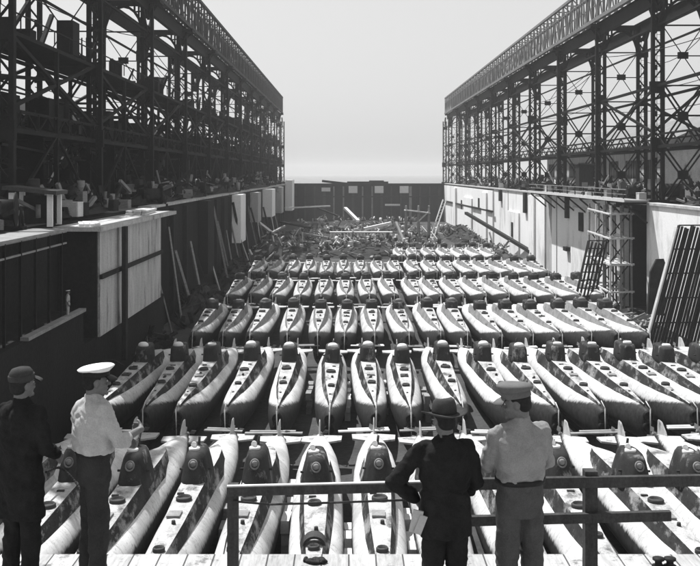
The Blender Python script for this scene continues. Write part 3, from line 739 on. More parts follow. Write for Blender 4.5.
def person(loc, rz, label, height=1.72, armR=None, armL=None, head_turn=0., head_tilt=0., top='shirt', topm='shirt', sleeve='rolled', trm='dark_cloth', hat='officer', stance=.09, hem=.98, curl=(.5, .5), handdir=(None, None), tuck=True, lean=0., torso=1.):
    root = empty('person', loc, rz, label, 'person'); k = height / 1.72; root.scale = (k, k, k)
    HD = Vector((0, .015 + lean, 1.605))
    Rh = Matrix.Rotation(head_turn, 3, 'Z') @ Matrix.Rotation(head_tilt, 3, 'X')
    H = lambda x, y, z: HD + Vector((0, -.01, -.07)) + Rh @ (Vector((x, y, z)) + Vector((0, .01, .07)))
    sh = lambda s_: Vector((s_ * .185, lean * .8, 1.405))
    AR = armR or (Vector((.24, -.03, 1.13)), Vector((.25, .06, .88)))
    AL = armL or (Vector((-.24, -.03, 1.13)), Vector((-.25, .06, .88)))
    # body, one continuous surface
    b = MB()
    b.ell(H(0, 0, .02), (.076, .096, .1), Rh); b.ell(H(0, .01, -.03), (.067, .085, .085), Rh); b.ell(H(0, .035, -.082), (.05, .055, .04), Rh)
    b.cap(H(0, .088, .012), H(0, .108, -.022), .011, .016, 8)
    b.ell(H(0, .088, .03), (.05, .016, .012), Rh); b.ell(H(0, .09, -.062), (.024, .013, .009), Rh); b.ell(H(0, .088, -.1), (.024, .018, .018), Rh)
    for s_ in (-1, 1):
        b.ell(H(.077 * s_, -.008, -.012), (.012, .02, .034), Rh); b.ell(H(.045 * s_, .066, -.03), (.022, .022, .02), Rh)
    b.cap((0, lean * .8, 1.4), H(0, -.02, -.08), .06, .056)
    b.loft([ring(z, 0, cy + lean * (z - .9) / .7, rx, ry) for z, cy, rx, ry in ((.84, 0, .14, .1), (.92, 0, .155, .11), (1.05, 0, .135, .095), (1.2, .005, .15, .105), (1.33, 0, .155, .09), (1.4, -.005, .11, .065), (1.46, 0, .055, .05))])
    for s_, (el, wr) in ((1, AR), (-1, AL)):
        b.cap(sh(s_) + Vector((-.06 * s_, 0, -.03)), sh(s_) + Vector((-.025 * s_, 0, -.03)), .045, .042); b.cap(sh(s_) + Vector((-.025 * s_, 0, -.03)), el, .04, .036); b.cap(el, wr, .04, .027)
        hd = handdir[0 if s_ > 0 else 1]
        f = hd[0] if hd else (wr - el); u = hd[1] if hd else Vector((s_, 0, 0))
        hand(b, wr + (wr - el).normalized() * .01, f, u, (-1 if s_ > 0 else 1) * (hd[2] if hd and len(hd) > 2 else 1), curl[0 if s_ > 0 else 1])
        hip, kn, an = Vector((.085 * s_, 0, .88)), Vector((stance * s_, .015, .48)), Vector(((stance + .015) * s_, -.02, .09))
        b.cap(hip, kn, .08, .052); b.cap(kn, an, .052, .036)
        b.cap(an + Vector((0, -.03, -.04)), an + Vector((.02 * s_, .12, -.055)), .036, .03)
    remesh(b, 'body', M['skin'], root, .0075, 4)
    for s_ in (-1, 1):
        e = MB(); e.ell(H(.031 * s_, .082, .006), (.013, .009, .008), Rh, 10, 6); ey = e.build('eye', M['eye'], root)
        e = MB(); e.ell(H(.031 * s_, .0895, .006), (.006, .004, .006), Rh, 8, 6); e.build('pupil', M['hair'], ey)
    hb = MB(); hb.ell(H(0, -.015, .03), (.081, .095, .08), Rh); hb.ell(H(0, -.045, -.02), (.073, .062, .06), Rh)
    remesh(hb, 'hair', M['hair'], root, .009, 3)
    # top garment
    b = MB(); t = torso
    prof = [(hem, 0, .162, .122), (hem + .02, 0, .165, .125), (1.1, 0, .168, .124), (1.16, 0, .176, .128), (1.28, 0, .196, .13), (1.36, -.004, .2, .12), (1.42, -.006, .165, .095), (1.455, -.005, .095, .078), (1.475, -.002, .072, .068)]
    if not tuck: prof = [(hem, 0, .19, .135), (hem + .03, 0, .19, .135), (.9, 0, .185, .132)] + [p for p in prof if p[0] > 1.0]
    b.loft([ring(z, 0, cy + lean * (z - .9) / .7, rx * t, ry * t) for z, cy, rx, ry in prof])
    if tuck: b.ell((0, lean * .15, 1.115), (.172, .128, .045))
    for s_, (el, wr) in ((1, AR), (-1, AL)):
        b.cap(sh(s_) + Vector((-.05 * s_, 0, -.005)), sh(s_) + Vector((-.01 * s_, 0, -.012)), .066, .064)
        b.cap(sh(s_) + Vector((-.012 * s_, 0, -.012)), el, .064, .056)
        if sleeve == 'rolled':
            q = el + (wr - el) * .12; b.cap(el, q, .056, .056); b.cap(q, q + (wr - el) * .1, .061, .06)
        else:
            b.cap(el, el + (wr - el) * .9, .06, .046)
    b.lathe(H(0, -.02, -.1) * .35 + Vector((0, lean * .8, 1.47)) * .65, [(.07, -.03), (.072, .0), (.064, .025), (.05, .03)], 20)
    remesh(b, top, M[topm], root, .008, 6, .016, .12, folds=.0095)
    # trousers
    b = MB()
    b.loft([ring(z, 0, 0, rx, ry) for z, rx, ry in ((.8, .155, .12), (.9, .172, .132), (.98, .162, .122), (1.05, .172, .13), (1.07, .17, .128))])
    for s_ in (-1, 1):
        hip, kn, an = Vector((.082 * s_, 0, .86)), Vector((stance * s_, .01, .47)), Vector(((stance + .012) * s_, -.015, .1))
        b.cap(hip, kn, .098, .078); b.cap(kn, an, .078, .068)
    remesh(b, 'trousers', M[trm], root, .009, 5, .016, .13, folds=.0075)
    if tuck:
        b = MB(); b.loft([ring(1.035, 0, .0, .183, .141), ring(1.07, 0, 0, .183, .141)], True); b.build('belt', M['leather'], root)
    for s_ in (-1, 1):
        b = MB(); x = (stance + .015) * s_
        b.cap((x, -.05, .055), (x + .02 * s_, .12, .045), .045, .042); b.box((x + .01 * s_, .035, .014), (.085, .27, .028))
        remesh(b, 'shoe', M['leather'], root, .009, 2)
    # headgear
    def xf(mb): mb.v = [tuple(H(*v)) for v in mb.v]; return mb
    if hat in ('officer', 'khaki', 'soft'):
        crown = {'officer': 'white', 'khaki': 'capcloth', 'soft': 'felt'}[hat]
        hr = empty('cap', (0, 0, 0)); hr.parent = root
        b = MB()
        if hat == 'officer': pr = [(.094, .055), (.096, .082), (.128, .1), (.134, .108), (.12, .117), (.05, .124), (.01, .125)]; sq = (.98, 1.1)
        elif hat == 'khaki': pr = [(.092, .05), (.095, .08), (.116, .108), (.118, .122), (.1, .138), (.04, .142), (.01, .142)]; sq = (.95, 1.12)
        else: pr = [(.09, .03), (.093, .06), (.09, .1), (.07, .13), (.03, .142), (.01, .143)]; sq = (.95, 1.1)
        b.lathe((0, -.005, 0), pr, 26, sq=sq)
        if hat != 'soft': b.v = [(x, y, z + (y * .16 if z > .09 else 0)) for x, y, z in b.v]
        xf(b).build('crown', M[crown], hr)
        b = MB(); b.lathe((0, -.004, 0), [(.097, .04), (.0985, .045), (.0985, .08), (.097, .083)], 26, sq=(.955, 1.11)); xf(b).build('band', M['leather' if hat == 'officer' else crown], hr)
        b = MB(); rings = []
        for r_, z in ((.09, .05), (.125, .035), (.148, .018), (.146, .012), (.12, .028), (.09, .042)):
            rings.append([Vector((r_ * .93 * math.sin(a) , .012 + r_ * 1.08 * math.cos(a), z)) for a in [R(-62 + 124 * j / 14) for j in range(15)]])
        b.loft(rings, False, closed=False); xf(b).build('visor', M['leather' if hat == 'officer' else crown], hr)
    else:
        hr = empty('fedora', (0, 0, 0)); hr.parent = root
        b = MB(); n = 28; rings = []
        for r_, z in ((.098, .035), (.1, .07), (.094, .115), (.084, .15), (.066, .163), (.03, .15), (.006, .142)):
            rings.append([Vector((r_ * .92 * math.cos(a), r_ * 1.12 * math.sin(a) - .005, z - (.018 * max(0, math.cos(a * 2 - math.pi)) * 0) - (.02 * (1 if z > .13 else 0) * max(0, math.sin(a)) ) )) for a in [2 * math.pi * j / n for j in range(n)]])
        b.loft(rings); xf(b).build('crown', M['felt'], hr)
        b = MB(); rings = []
        for r_, dz in ((.09, 0), (.135, -.008), (.178, .002), (.179, .008), (.135, 0), (.09, .01)):
            rings.append([Vector((r_ * .95 * math.cos(a), r_ * 1.1 * math.sin(a) - .005, .04 + dz + (.02 * abs(math.cos(a)) ** 2 - .016 * max(0, math.sin(a))) * (r_ - .09) / .065)) for a in [2 * math.pi * j / n for j in range(n)]])
        b.loft(rings, False); xf(b).build('brim', M['felt'], hr)
        b = MB(); b.lathe((0, -.005, 0), [(.095, .042), (.0965, .045), (.0965, .066), (.095, .069)], 26, sq=(.93, 1.125)); xf(b).build('ribbon', M['leather'], hr)
    return root
V = Vector
rag_later()
# far left: dark figure in a soft cap
person((-2.63, 8.05, PZ), R(-25), 'dark figure in long dark coat and soft dark cap behind the officer', 1.72, (V((.22, .03, 1.12)), V((.17, .22, 1.0))), (V((-.23, -.02, 1.12)), V((-.21, .1, .9))), R(-10), R(4), 'coat', 'dark_cloth', 'long', 'dark_cloth', 'soft', hem=.55, tuck=False, torso=1.03)
# officer in white topped cap, facing right
person((-2.06, 8.1, PZ), R(-58), 'officer in white topped peaked cap and light shirt with sleeves rolled, turned sideways', 1.74, (V((.26, .13, 1.16)), V((.13, .34, 1.2))), (V((-.24, .08, 1.14)), V((-.04, .27, 1.06))), R(-8), R(-3), 'shirt', 'shirt', 'rolled', 'navy_cloth', 'officer', stance=.115, hem=1.055, curl=(.7, .7), torso=1.2,
       handdir=((V((-.95, .3, -.1)), V((.3, .9, 0))), (V((.8, .6, .1)), V((-.4, .6, -.3)))))
# man in felt hat, elbow out
m3 = person((.70, 7.2, PZ), R(6), 'man in dark jacket and felt hat at the railing with one elbow out', 1.64, (V((.245, .03, 1.12)), V((.2, .2, .98))), (V((-.385, .04, 1.13)), V((-.2, .13, .97))), R(14), R(-4), 'jacket', 'dark_cloth', 'long', 'dark_cloth', 'fedora', hem=.74, tuck=False, torso=1.06, curl=(.6, .8),
       handdir=((V((-.3, .9, -.2)), V((1, 0, 0))), (V((.5, .4, -.6)), V((-.7, .5, 0)))))
# man in khaki
person((1.26, 7.32, PZ), R(14), 'man in pale khaki shirt and peaked cap at the railing, looking sideways', 1.745, (V((.235, .06, 1.15)), V((.08, .24, 1.08))), (V((-.225, .08, 1.15)), V((-.04, .27, 1.1))), R(60), R(-10), 'shirt', 'khaki_shirt', 'long', 'khaki', 'khaki', stance=.095, hem=1.055, curl=(.6, .6), torso=1.05,
       handdir=((V((-.9, .4, .1)), V((.3, .8, 0))), (V((.9, .3, .1)), V((-.3, .8, 0)))))
b = MB(); b.box((0, 0, 0), (.075, .012, .17), (.15, .2, -.1)); b.box((.03, -.012, -.02), (.055, .01, .14), (.1, .35, .1))
tag(b.build('folded_paper', M['paper'], loc=(.70 - .215, 7.2 - .09, PZ + .83)), 'grey folded paper held at the hip of the man in felt hat', 'paper')
# small worker on the ledge of the dark wall
person((-16.95, 60.5, 7.3), R(-80), 'tiny worker in pale clothes standing on the dark wall ledge', 1.66, top='shirt', topm='shirt', trm='shirt', hat='officer', hem=1.055)

# ------------------------------------------------------------------ dockside clutter
def thing(name, mb, m, label, cat, loc=(0, 0, 0), rot=(0, 0, 0), group=None):
    return tag(mb.build(name, m, None, loc, rot), label, cat, group)
# staging along the bright wall
sg = empty('timber_staging', (32.4, 140, QZ), 0, 'timber staging with rails jutting from the top of the bright wall', 'staging')
def sp(name, m, boxes=(), beams=()):
    b = MB()
    for c, s_ in boxes: b.box(c, s_)
    for p, q, w_ in beams: b.beam(p, q, w_)
    return b.build(name, m, sg)
sp('deck', M['timber'], [((-.9, -2, .42), (2.6, 58, .22))])
sp('edge_board', M['timber_pale'], [((-2.27, -2, .5), (.1, 58, .36))])
for k in range(9): sp('bracket', M['timber_dark'], [], [((.5, -30 + k * 7, .2), (-2.1, -30 + k * 7, .2), .25), ((.5, -30 + k * 7, -2), (-2.0, -30 + k * 7, .1), .2)])
for k in range(13): sp('post', M['timber_dark'], [], [((-2.1, -30 + k * 4.7, .5), (-2.1, -30 + k * 4.7, 1.7), .12)])
sp('hand_rail', M['timber'], [], [((-2.1, -31, 1.7), (-2.1, 27, 1.7), .1), ((-2.1, -31, 1.15), (-2.1, 27, 1.15), .07)])
# scaffold tower under it
sc = empty('scaffold', (31, 119, 0), 0, 'tall timber scaffold tower standing before the wall recess', 'scaffold')
def sbeam(name, p, q, w_, m_, par):
    b = MB(); b.beam(p, q, w_); return b.build(name, M[m_], par)
for i, y in enumerate((-5, -1.7, 1.6, 5)):
    for j, x in enumerate((-1.1, .1, 1.3)):
        sbeam('standard', (x + rr.uniform(-.1, .1), y, 0), (x * .92, y + rr.uniform(-.2, .2), 12.4), .2, 'timber_pale' if j == 0 and i in (0, 2) else 'timber', sc)
for z in (2.5, 5.6, 8.6, 11.4):
    for x in (-1.15, 1.3): sbeam('ledger', (x, -5.4, z), (x, 5.4, z + .3), .16, 'timber_pale', sc)
    for y in (-5, -1.7, 1.6, 5): sbeam('transom', (-1.3, y - .15, z), (1.6, y - .15, z + .1), .2, 'timber_pale', sc)
for z0 in (0, 3, 6, 9):
    for y in (-5, 1.6): sbeam('brace', (-1.1, y, z0), (1.3, y, z0 + 3), .13, 'timber_dark', sc); sbeam('brace', (-1.1, y + 3.3, z0 + 3), (1.3, y + 3.3, z0), .13, 'timber_dark', sc)
b = MB(); b.box((-.1, 0, 5.75), (2.2, 10.4, .12)); b.build('boards', M['timber_pale'], sc)
# leaning gratings
def grating(name, p0, p1, width, nx, ny, m, label, edge=True, yaw=0., lean=(0, 0)):
    o = empty(name, p0, yaw, label, 'grating')
    up = (Vector(p1) - Vector(p0)); L = up.length
    b = MB(); ux = Vector((1, 0, 0)); uz = Matrix.Rotation(-yaw, 3, 'Z') @ up.normalized()
    for k in range(nx + 1): x = width * (k / nx); b.beam(ux * x, ux * (x + ((k * 7) % 5 - 2) * .02) + uz * (L - ((k * 5) % 4) * .12), .2 if k % 4 else .26, .12)
    for k in range(ny + 1): b.beam(uz * (L * k / ny) + V((0, .1, 0)), uz * (L * k / ny) + ux * width + V((0, .1, 0)), .12, .12)
    b.build('bars', m, o)
    if edge:
        b = MB(); b.beam(ux * -.22, ux * -.22 + uz * (L * .98), .22, .3); b.build('edge_board', M['timber_pale'], o)
    return o
grating('steel_grating', V((26.9, 90, .3)), V((31.0, 93.5, 11.2)), 4.6, 15, 5, M['timber_dark'], 'tall dark slatted panel leaning against the bright wall', True, R(5))
b = MB(); prof = [(0, 0), (1.7, 0), (1.75, 4.6), (1.3, 5.6), (.6, 5.5), (.05, 4.2)]
b.loft([[V((x, 0, z)) for x, z in prof], [V((x, .35, z)) for x, z in prof]], sm=False)
thing('steel_plate', b, M['rust'], 'dark rounded plate standing beside the tall slatted panel', 'plate', (29.5, 98.5, 2.2), (R(-6), R(6), R(4)))
grating('ladder_panel', V((25.6, 114, .2)), V((28.2, 117, 8.2)), 2.1, 5, 9, M['timber_dark'], 'narrow dark ladder panel leaning left of the scaffold', False, R(-3))
b = MB(); b.box((0, 0, 1), (1.9, 1.6, 2.0)); b.box((0, 0, 2.06), (2.1, 1.8, .12))
thing('crate', b, M['timber'], 'tall timber crate at the foot of the narrow ladder panel', 'crate', (25.1, 109, 0), (0, 0, .2))

# hut and machinery on the bright quay
hut = empty('hut', (35.9, 152, QZ), 0, 'tall dark timber hut standing inside the open gantry', 'hut')
b = MB(); b.box((0, 0, 2.4), (2.1, 2.4, 4.8)); b.build('wall', M['timber_dark'], hut)
b = MB(); b.box((0, 0, 4.9), (2.5, 2.8, .2), (0, .06, 0)); b.build('roof', M['steel_mid'], hut)
b = MB(); b.box((-.2, -1.22, 1.1), (.9, .06, 2.1)); b.build('door', M['timber'], hut)
def winch(x, y, label, s=1., rz=0.):
    o = empty('winch', (x, y, QZ), rz, label, 'winch')
    b = MB(); b.box((0, 0, .12), (2.2 * s, 1.5 * s, .24)); b.build('base', M['steel'], o)
    b = MB(); b.tube((-.7 * s, 0, .9 * s), (.7 * s, 0, .9 * s), .45 * s, n=16)
    for t in (-.75, .7): b.tube((t * s, 0, .9 * s), ((t + .06) * s, 0, .9 * s), .75 * s, n=20)
    b.build('drum', M['rust'], o)
    b = MB()
    for t in (-.95, .95): b.beam((t * s, -.6 * s, .2), (t * s, 0, 1.0 * s), .14); b.beam((t * s, .6 * s, .2), (t * s, 0, 1.0 * s), .14)
    b.build('side_frame', M['steel'], o)
    b = MB(); b.box((.2 * s, .9 * s, .6 * s), (1. * s, .5 * s, .9 * s)); b.build('motor', M['scrap_mid'], o)
    return o
winch(36.2, 128, 'big dark winch beside the tall hut under the open gantry', 1.5, .3)
winch(37.5, 116, 'dark winch at the foot of the nearest open gantry frame', 1.7, -.4)
winch(36.0, 176, 'dark winch between two farther columns of the open gantry', 1.4, .9)
winch(36.5, 203, 'small far winch under the open gantry', 1.3, .2)
winch(-20.9, 106, 'dark winch beyond the pale buttress slab', 1.4, .5)
winch(-21.0, 60, 'dark winch on the near shadowed quay', 1.4, .2)
r2 = random.Random(21)
def junk_box(name, sz, m, lid=True):
    b = MB(); b.box((0, 0, sz[2] / 2), sz)
    for s_ in (-1, 1):
        for t in (-1, 1):
            b.box((s_ * (sz[0] / 2 + .01), t * (sz[1] / 2 - .06), sz[2] / 2), (.05, .12, sz[2]))
            b.box((s_ * (sz[0] / 2 - .06), t * (sz[1] / 2 + .012), sz[2] / 2), (.12, .05, sz[2]))
    if lid: b.box((0, 0, sz[2] + .04), (sz[0] + .08, sz[1] + .08, .07))
    return b
qspots = [(34.6, 118, 'timber_pale', 'pale crate at the staging end beside the nearest frame'), (34.4, 132, 'timber', 'brown toned crate behind the staging rail'), (34.3, 142, 'white', 'whitewashed crate behind the staging rail next to the second frame'),
          (34.5, 158, 'timber', 'grey crate beyond the tall hut'), (34.4, 172, 'timber_pale', 'pale crate where the staging ends'), (34.4, 196, 'timber_dark', 'dark crate on the bright wall top beyond the staging'),
          (34.3, 224, 'timber_pale', 'pale crate on the far bright wall top'), (34.5, 262, 'timber', 'farthest grey crate on the bright wall top'), (-20.6, 92, 'timber', 'grey crate on the buttress slab'),
          (-20.2, 74, 'timber_pale', 'pale crate at the near end of the buttress slab'), (-20.9, 130, 'timber', 'grey crate on the shadowed quay edge'), (-20.6, 54, 'timber', 'grey crate on the near shadowed quay')]
for x, y, m_, lab in qspots:
    s_ = (r2.uniform(.7, 1.3), r2.uniform(.8, 1.6), r2.uniform(.5, 1.1))
    thing('crate', junk_box('crate', s_, M[m_]), M[m_], lab, 'crate', (x, y, QZ + .25), (0, 0, r2.uniform(-.4, .4)), 'crates on the quays')
def plank_pile(loc, L, n, lay, m, label, rz):
    b = MB()
    for j in range(lay):
        for k in range(n):
            b.box((k * .34 - n * .17, r2.uniform(-.3, .3), .1 + j * .2), (.3, L + r2.uniform(-.6, .6), .16), (0, 0, r2.uniform(-.02, .02)))
    return thing('timber_pile', b, M[m], label, 'timber pile', loc, (0, 0, rz))
plank_pile((-18.0, 88, 12.5), 7, 5, 2, 'timber_pale', 'pale plank pile on the buttress slab', .05)
plank_pile((-17.6, 68.5, 12.5), 4, 4, 1, 'white', 'short whitewashed planks at the near slab end', .3)
plank_pile((35.2, 150, QZ), 8, 6, 4, 'timber', 'stacked timbers beside the tall hut', .02)
plank_pile((35.5, 188, QZ), 8, 6, 4, 'timber_dark', 'dark stacked timbers on the bright quay', .02)
# hut at the near left
hut2 = empty('hut', (-20.6, 66, QZ), .1, 'low open hut with dark roof on the near shadowed quay', 'hut')
for x, y in ((-1.2, -1.5), (1.2, -1.5), (-1.2, 1.5), (1.2, 1.5)):
    b = MB(); b.box((x, y, 1.1), (.35, .3, 2.2)); b.build('post', M['white'], hut2)
b = MB(); b.box((0, 0, 2.35), (3.4, 4.2, .25), (0, .1, 0)); b.build('roof', M['steel_mid'], hut2)
b = MB(); b.box((0, 1.4, 1), (2.2, .1, 1.9)); b.build('back_board', M['black'], hut2)
# near left railing on the quay edge
lr = empty('quay_fence', (-17.2, 56, 7.3), 0, 'broken dark pipe fence along the near shadowed quay', 'fence')
for k in range(9): sbeam('post', (0, -16 + k * 2.5, 0), (0, -16 + k * 2.5, 5.2), .14, 'steel', lr)
sbeam('rail', (0, -17, 5.2), (0, 5, 5.2), .12, 'timber', lr); sbeam('rail', (0, -17, 4.4), (0, 5, 4.5), .1, 'timber', lr)
b = MB(); b.box((-.9, -6, 5.3), (2.2, 22, .16)); b.build('boards', M['timber'], lr)

# items on the far dock floor, before the gate
far = [((345, 208, 255), (358, 221, 250), .9, 'white', 'white beam tilted on the far debris'), ((364, 229, 248), (391, 223, 250), 1.1, 'white', 'white plank lying flat on the far debris'),
       ((285, 208, 270), (330, 206, 275), .6, 'timber_pale', 'thin pale beam below the far gate, toward the shadowed wall'), ((385, 205, 268), (400, 205, 268), .7, 'timber_pale', 'short pale beam under the white gate panels'),
       ((300, 233, 235), (328, 238, 232), .7, 'timber', 'grey beam beside the long slatted trestle'), ((280, 222, 246), (312, 228, 240), .8, 'timber_dark', 'dark beam slanting before the far gate'),
       ((405, 244, 215), (396, 222, 222), .5, 'timber', 'grey prop beside the stair trestle'), ((318, 208, 262), (338, 216, 258), .6, 'timber_dark', 'dark beam resting under the tilted white beam'),
       ((258, 222, 215), (276, 236, 208), .7, 'timber_pale', 'pale splintered beam at the foot of the far buttress'), ((262, 238, 205), (285, 226, 212), .6, 'scrap_mid', 'grey scrap beam crossing the pale splintered beam')]
for p, q, w_, m_, lab in far:
    b = MB(); P, Q = at(*p), at(*q); b.beam(P - P, Q - P, w_, w_ * .6); thing('timber_beam', b, M[m_], lab, 'beam', P)
tr = empty('slatted_trestle', at(361, 241, 239), 0, 'long pale slatted trestle lying before the far gate', 'trestle'); tr.location.z = 0
b = MB()
for z in (.5, 2.1): b.box((0, 0, z), (15, 2.2, .25))
b.build('frame', M['timber_pale'], tr)
b = MB()
for k in range(19): b.box((-7.2 + k * .8, -1.0, 1.3), (.28, .2, 1.5))
b.build('slats', M['white'], tr)
# heaps: irregular mounds of scrap
def heap(loc, rx, ry, h, n, label, mats=('rust', 'rust', 'scrap_mid', 'timber'), seed=1):
    q = random.Random(seed); o = empty('scrap_heap', loc, 0, label, 'scrap heap')
    b = MB(); rings = []
    for i in range(7):
        t = i / 6; ring_ = []
        for k in range(22):
            a = 2 * math.pi * k / 22; r_ = (1 - t * .96) * q.uniform(.82, 1.12)
            ring_.append(V((rx * r_ * math.cos(a), ry * r_ * math.sin(a), h * (t ** .8) * q.uniform(.85, 1.1))))
        rings.append(ring_)
    b.loft(rings, sm=False); b.build('mound', M['rust'], o)
    for m_ in sorted(set(mats)):
        b = MB()
        for k in range(int(n * mats.count(m_) / len(mats)) + 1):
            a, r_ = q.uniform(0, 6.28), math.sqrt(q.random()) * .95
            p = V((rx * r_ * math.cos(a), ry * r_ * math.sin(a), h * (1 - r_) * .95 + .2)); L = q.uniform(1, 3.4)
            dv = V((q.uniform(-1, 1), q.uniform(-1, 1), q.uniform(-.5, .5))).normalized() * L
            b.beam(p - dv / 2, p + dv / 2, q.uniform(.12, .5), q.uniform(.1, .35))
        tag(b.build('scrap', M[m_], o), kind='stuff')
    return o
heap((-9, 262, 0), 9, 30, 1.8, 110, 'broad dark scrap heap before the gate, beside the shadowed wall', seed=2)
heap((9, 285, 0), 11, 22, 2., 110, 'dark scrap heap behind the long slatted trestle', seed=3)
heap((28.5, 250, 0), 4, 40, 3.2, 110, 'dark scrap heap against the far bright wall', seed=4)
heap((-16, 205, 0), 3.6, 24, 4.0, 50, 'scrap heap at the foot of the middle pale buttress', ('rust', 'scrap_mid', 'timber_pale', 'rust'), seed=5)
heap((27.5, 104, 0), 3.4, 9, 2.0, 60, 'timber scrap heap between the scaffold and slatted panel', ('rust', 'timber', 'timber', 'scrap_mid'), seed=6)
heap((-16.6, 84, 0), 1.6, 9, 2.6, 60, 'scrap heap squeezed between the tall pale buttress and the submarines', ('rust', 'timber_dark', 'rust', 'timber_dark'), seed=17)
heap((-17, 150, 0), 2.4, 13, 3.2, 60, 'scrap heap halfway along the dark wall foot', ('rust', 'timber_dark', 'rust', 'rust'), seed=18)
heap((-17, 116, 0), 2.3, 14, 3.0, 60, 'dark scrap heap beyond the tall pale buttress', seed=7, mats=('rust', 'timber_dark'))
heap((4, 196, 0), 12, 9, 1.8, 60, 'low scrap heap behind the fifth submarine row', ('rust', 'scrap_mid', 'timber', 'rust'), seed=8)
def jumble(x, y, w_, L, h, n, label, mats, seed, z0=QZ + .23):
    q = random.Random(seed); o = empty('scrap_heap', (x, y, z0), 0, label, 'scrap heap')
    b = MB(); rings = []
    for i in range(4):
        t = i / 3; rings.append([V((w_ * (1 - .8 * t) * q.uniform(.8, 1.1) * math.cos(a), L * (1 - .7 * t) * q.uniform(.85, 1.1) * math.sin(a), h * .6 * t * q.uniform(.7, 1.2))) for a in [2 * math.pi * k / 20 for k in range(20)]])
    b.loft(rings, sm=False); b.build('mound', M['rust'], o)
    for m_ in sorted(set(mats)):
        b = MB()
        for k in range(int(n * mats.count(m_) / len(mats)) + 1):
            p = V((q.uniform(-w_, w_), q.uniform(-L, L), q.uniform(.1, h))); l = q.uniform(.5, 2.6)
            if q.random() < .35: b.box(p * .9, (q.uniform(.4, 1.1), q.uniform(.4, 1.3), q.uniform(.3, 1.)), (0, 0, q.uniform(0, 3)))
            elif q.random() < .3: b.tube(p, p + V((0, q.uniform(-.6, .6), q.uniform(.2, 1.4))), q.uniform(.1, .4), n=10)
            else:
                dv = V((q.uniform(-.6, .6), q.uniform(-1, 1), q.uniform(-.2, .9))).normalized() * l; b.beam(p, p + dv, q.uniform(.08, .3))
        tag(b.build('scrap', M[m_], o), kind='stuff')
MX = ('rust', 'rust', 'scrap_mid', 'timber', 'rust', 'timber_dark', 'timber_pale')
jumble(36.6, 136, 1.9, 10, 1.9, 70, 'machinery and scrap between the staging and the tall hut', MX, 31)
jumble(36.8, 166, 1.9, 9, 1.8, 60, 'machinery and scrap beyond the tall hut', MX, 32)
jumble(36.6, 192, 1.9, 10, 1.8, 60, 'machinery and scrap beyond the staging end', MX, 33)
jumble(36.6, 222, 1.9, 12, 2., 60, 'machinery and scrap at the middle of the bright quay', MX, 34)
jumble(36.6, 256, 1.9, 14, 2.2, 60, 'machinery and scrap on the far half of the bright quay', MX, 35)
jumble(36.6, 300, 1.9, 20, 2.4, 70, 'machinery and scrap at the far end of the bright quay', MX, 36)
jumble(38.5, 104, 2.6, 7, 2., 60, 'machinery and scrap under the nearest open gantry frame', MX, 37)
MY = ('rust', 'rust', 'timber_dark', 'rust', 'scrap_mid', 'timber')
jumble(-21.6, 78, 1.6, 11, 1.7, 70, 'machinery and scrap behind the buttress slab', MY, 41)
jumble(-21.6, 50, 1.8, 9, 1.6, 60, 'machinery and scrap on the near shadowed quay', MY, 42)
jumble(-22, 112, 2, 12, 2.4, 60, 'machinery and scrap beyond the buttress slab', MY, 43)
jumble(-22, 140, 2, 12, 2.4, 60, 'machinery and scrap halfway along the shadowed quay', MY, 44)
jumble(-21.8, 178, 2, 18, 2.4, 60, 'machinery and scrap above the middle pale buttress', MY, 45)
jumble(-21.8, 240, 2, 26, 2.6, 70, 'machinery and scrap above the far pale buttress', MY, 46)
MF = ('rust', 'timber_pale', 'rust', 'scrap_mid', 'timber', 'timber_pale', 'scrap_mid')
jumble(-8, 212, 6, 9, 1.9, 120, 'low tangle of timber behind the farthest submarines on the shadowed side', MF, 51, 0)
jumble(3, 222, 6, 8, 1.7, 120, 'low tangle of timber in front of the long slatted trestle', MF, 52, 0)
jumble(14, 214, 5, 9, 2.2, 110, 'tangle of timber around the foot of the stair trestle', MF, 53, 0)
jumble(0, 262, 9, 10, 1.8, 90, 'tangle of beams behind the long slatted trestle', MF, 54, 0)
jumble(19, 256, 6, 14, 2., 90, 'tangle of beams and plates beyond the stair trestle', MF, 55, 0)
jumble(4, 318, 20, 10, 2, 120, 'broad tangle of scrap along the foot of the far gate', MF, 56, 0)
jumble(28.6, 204, 2.6, 14, 1.8, 90, 'tangle of timber under the long sloping boom', MF, 57, 0)
lp = random.Random(12)
for k in range(22):
    y = 98 + k * 7.2 + lp.uniform(-2.5, 2.5); L = lp.uniform(7, 13)
    b = MB(); tx = lp.uniform(1.2, 2.6); b.beam((0, 0, 0), (-tx, lp.uniform(-3, 3), L * .95), lp.uniform(.14, .34))
    thing('leaning_pole', b, M[lp.choice(('timber', 'timber_dark', 'scrap_mid', 'timber_dark', 'timber_pale'))], 'timber pole leaning on the dark dock wall beyond the tall buttress', 'pole', (XL + .25 + tx, y, 0), group='poles leaning along the dark dock wall')
# stair trestle by the gate
stt = empty('stair_trestle', (15.4, 240, 0), 0, 'timber stair trestle with ladder standing before the far gate', 'trestle')
b = MB()
for x in (-1.5, 1.5, 4):
    b.beam((x - .3, -1, 0), (x, 0, 8.6 - abs(x) * .2), .4); b.beam((x + .5, 2, 0), (x, 0, 8.4), .35)
b.build('legs', M['timber'], stt)
b = MB(); b.box((1.2, 0, 7.0), (6.0, 2.6, .25), (0, .12, .1)); b.beam((-1.5, -1, 2), (4, 0, 7), .3); b.build('top_deck', M['timber_pale'], stt)
b = MB()
for s_ in (-.4, .4): b.beam((4.0 + s_, -5, 0), (8.0 + s_, 2, 9.8), .22)
for k in range(14): t = (k + .5) / 14; b.beam((3.6 + 4 * t, -5 + 7 * t, 9.8 * t), (4.4 + 4 * t, -5 + 7 * t, 9.8 * t), .16)
b.build('ladder', M['timber_pale'], stt)
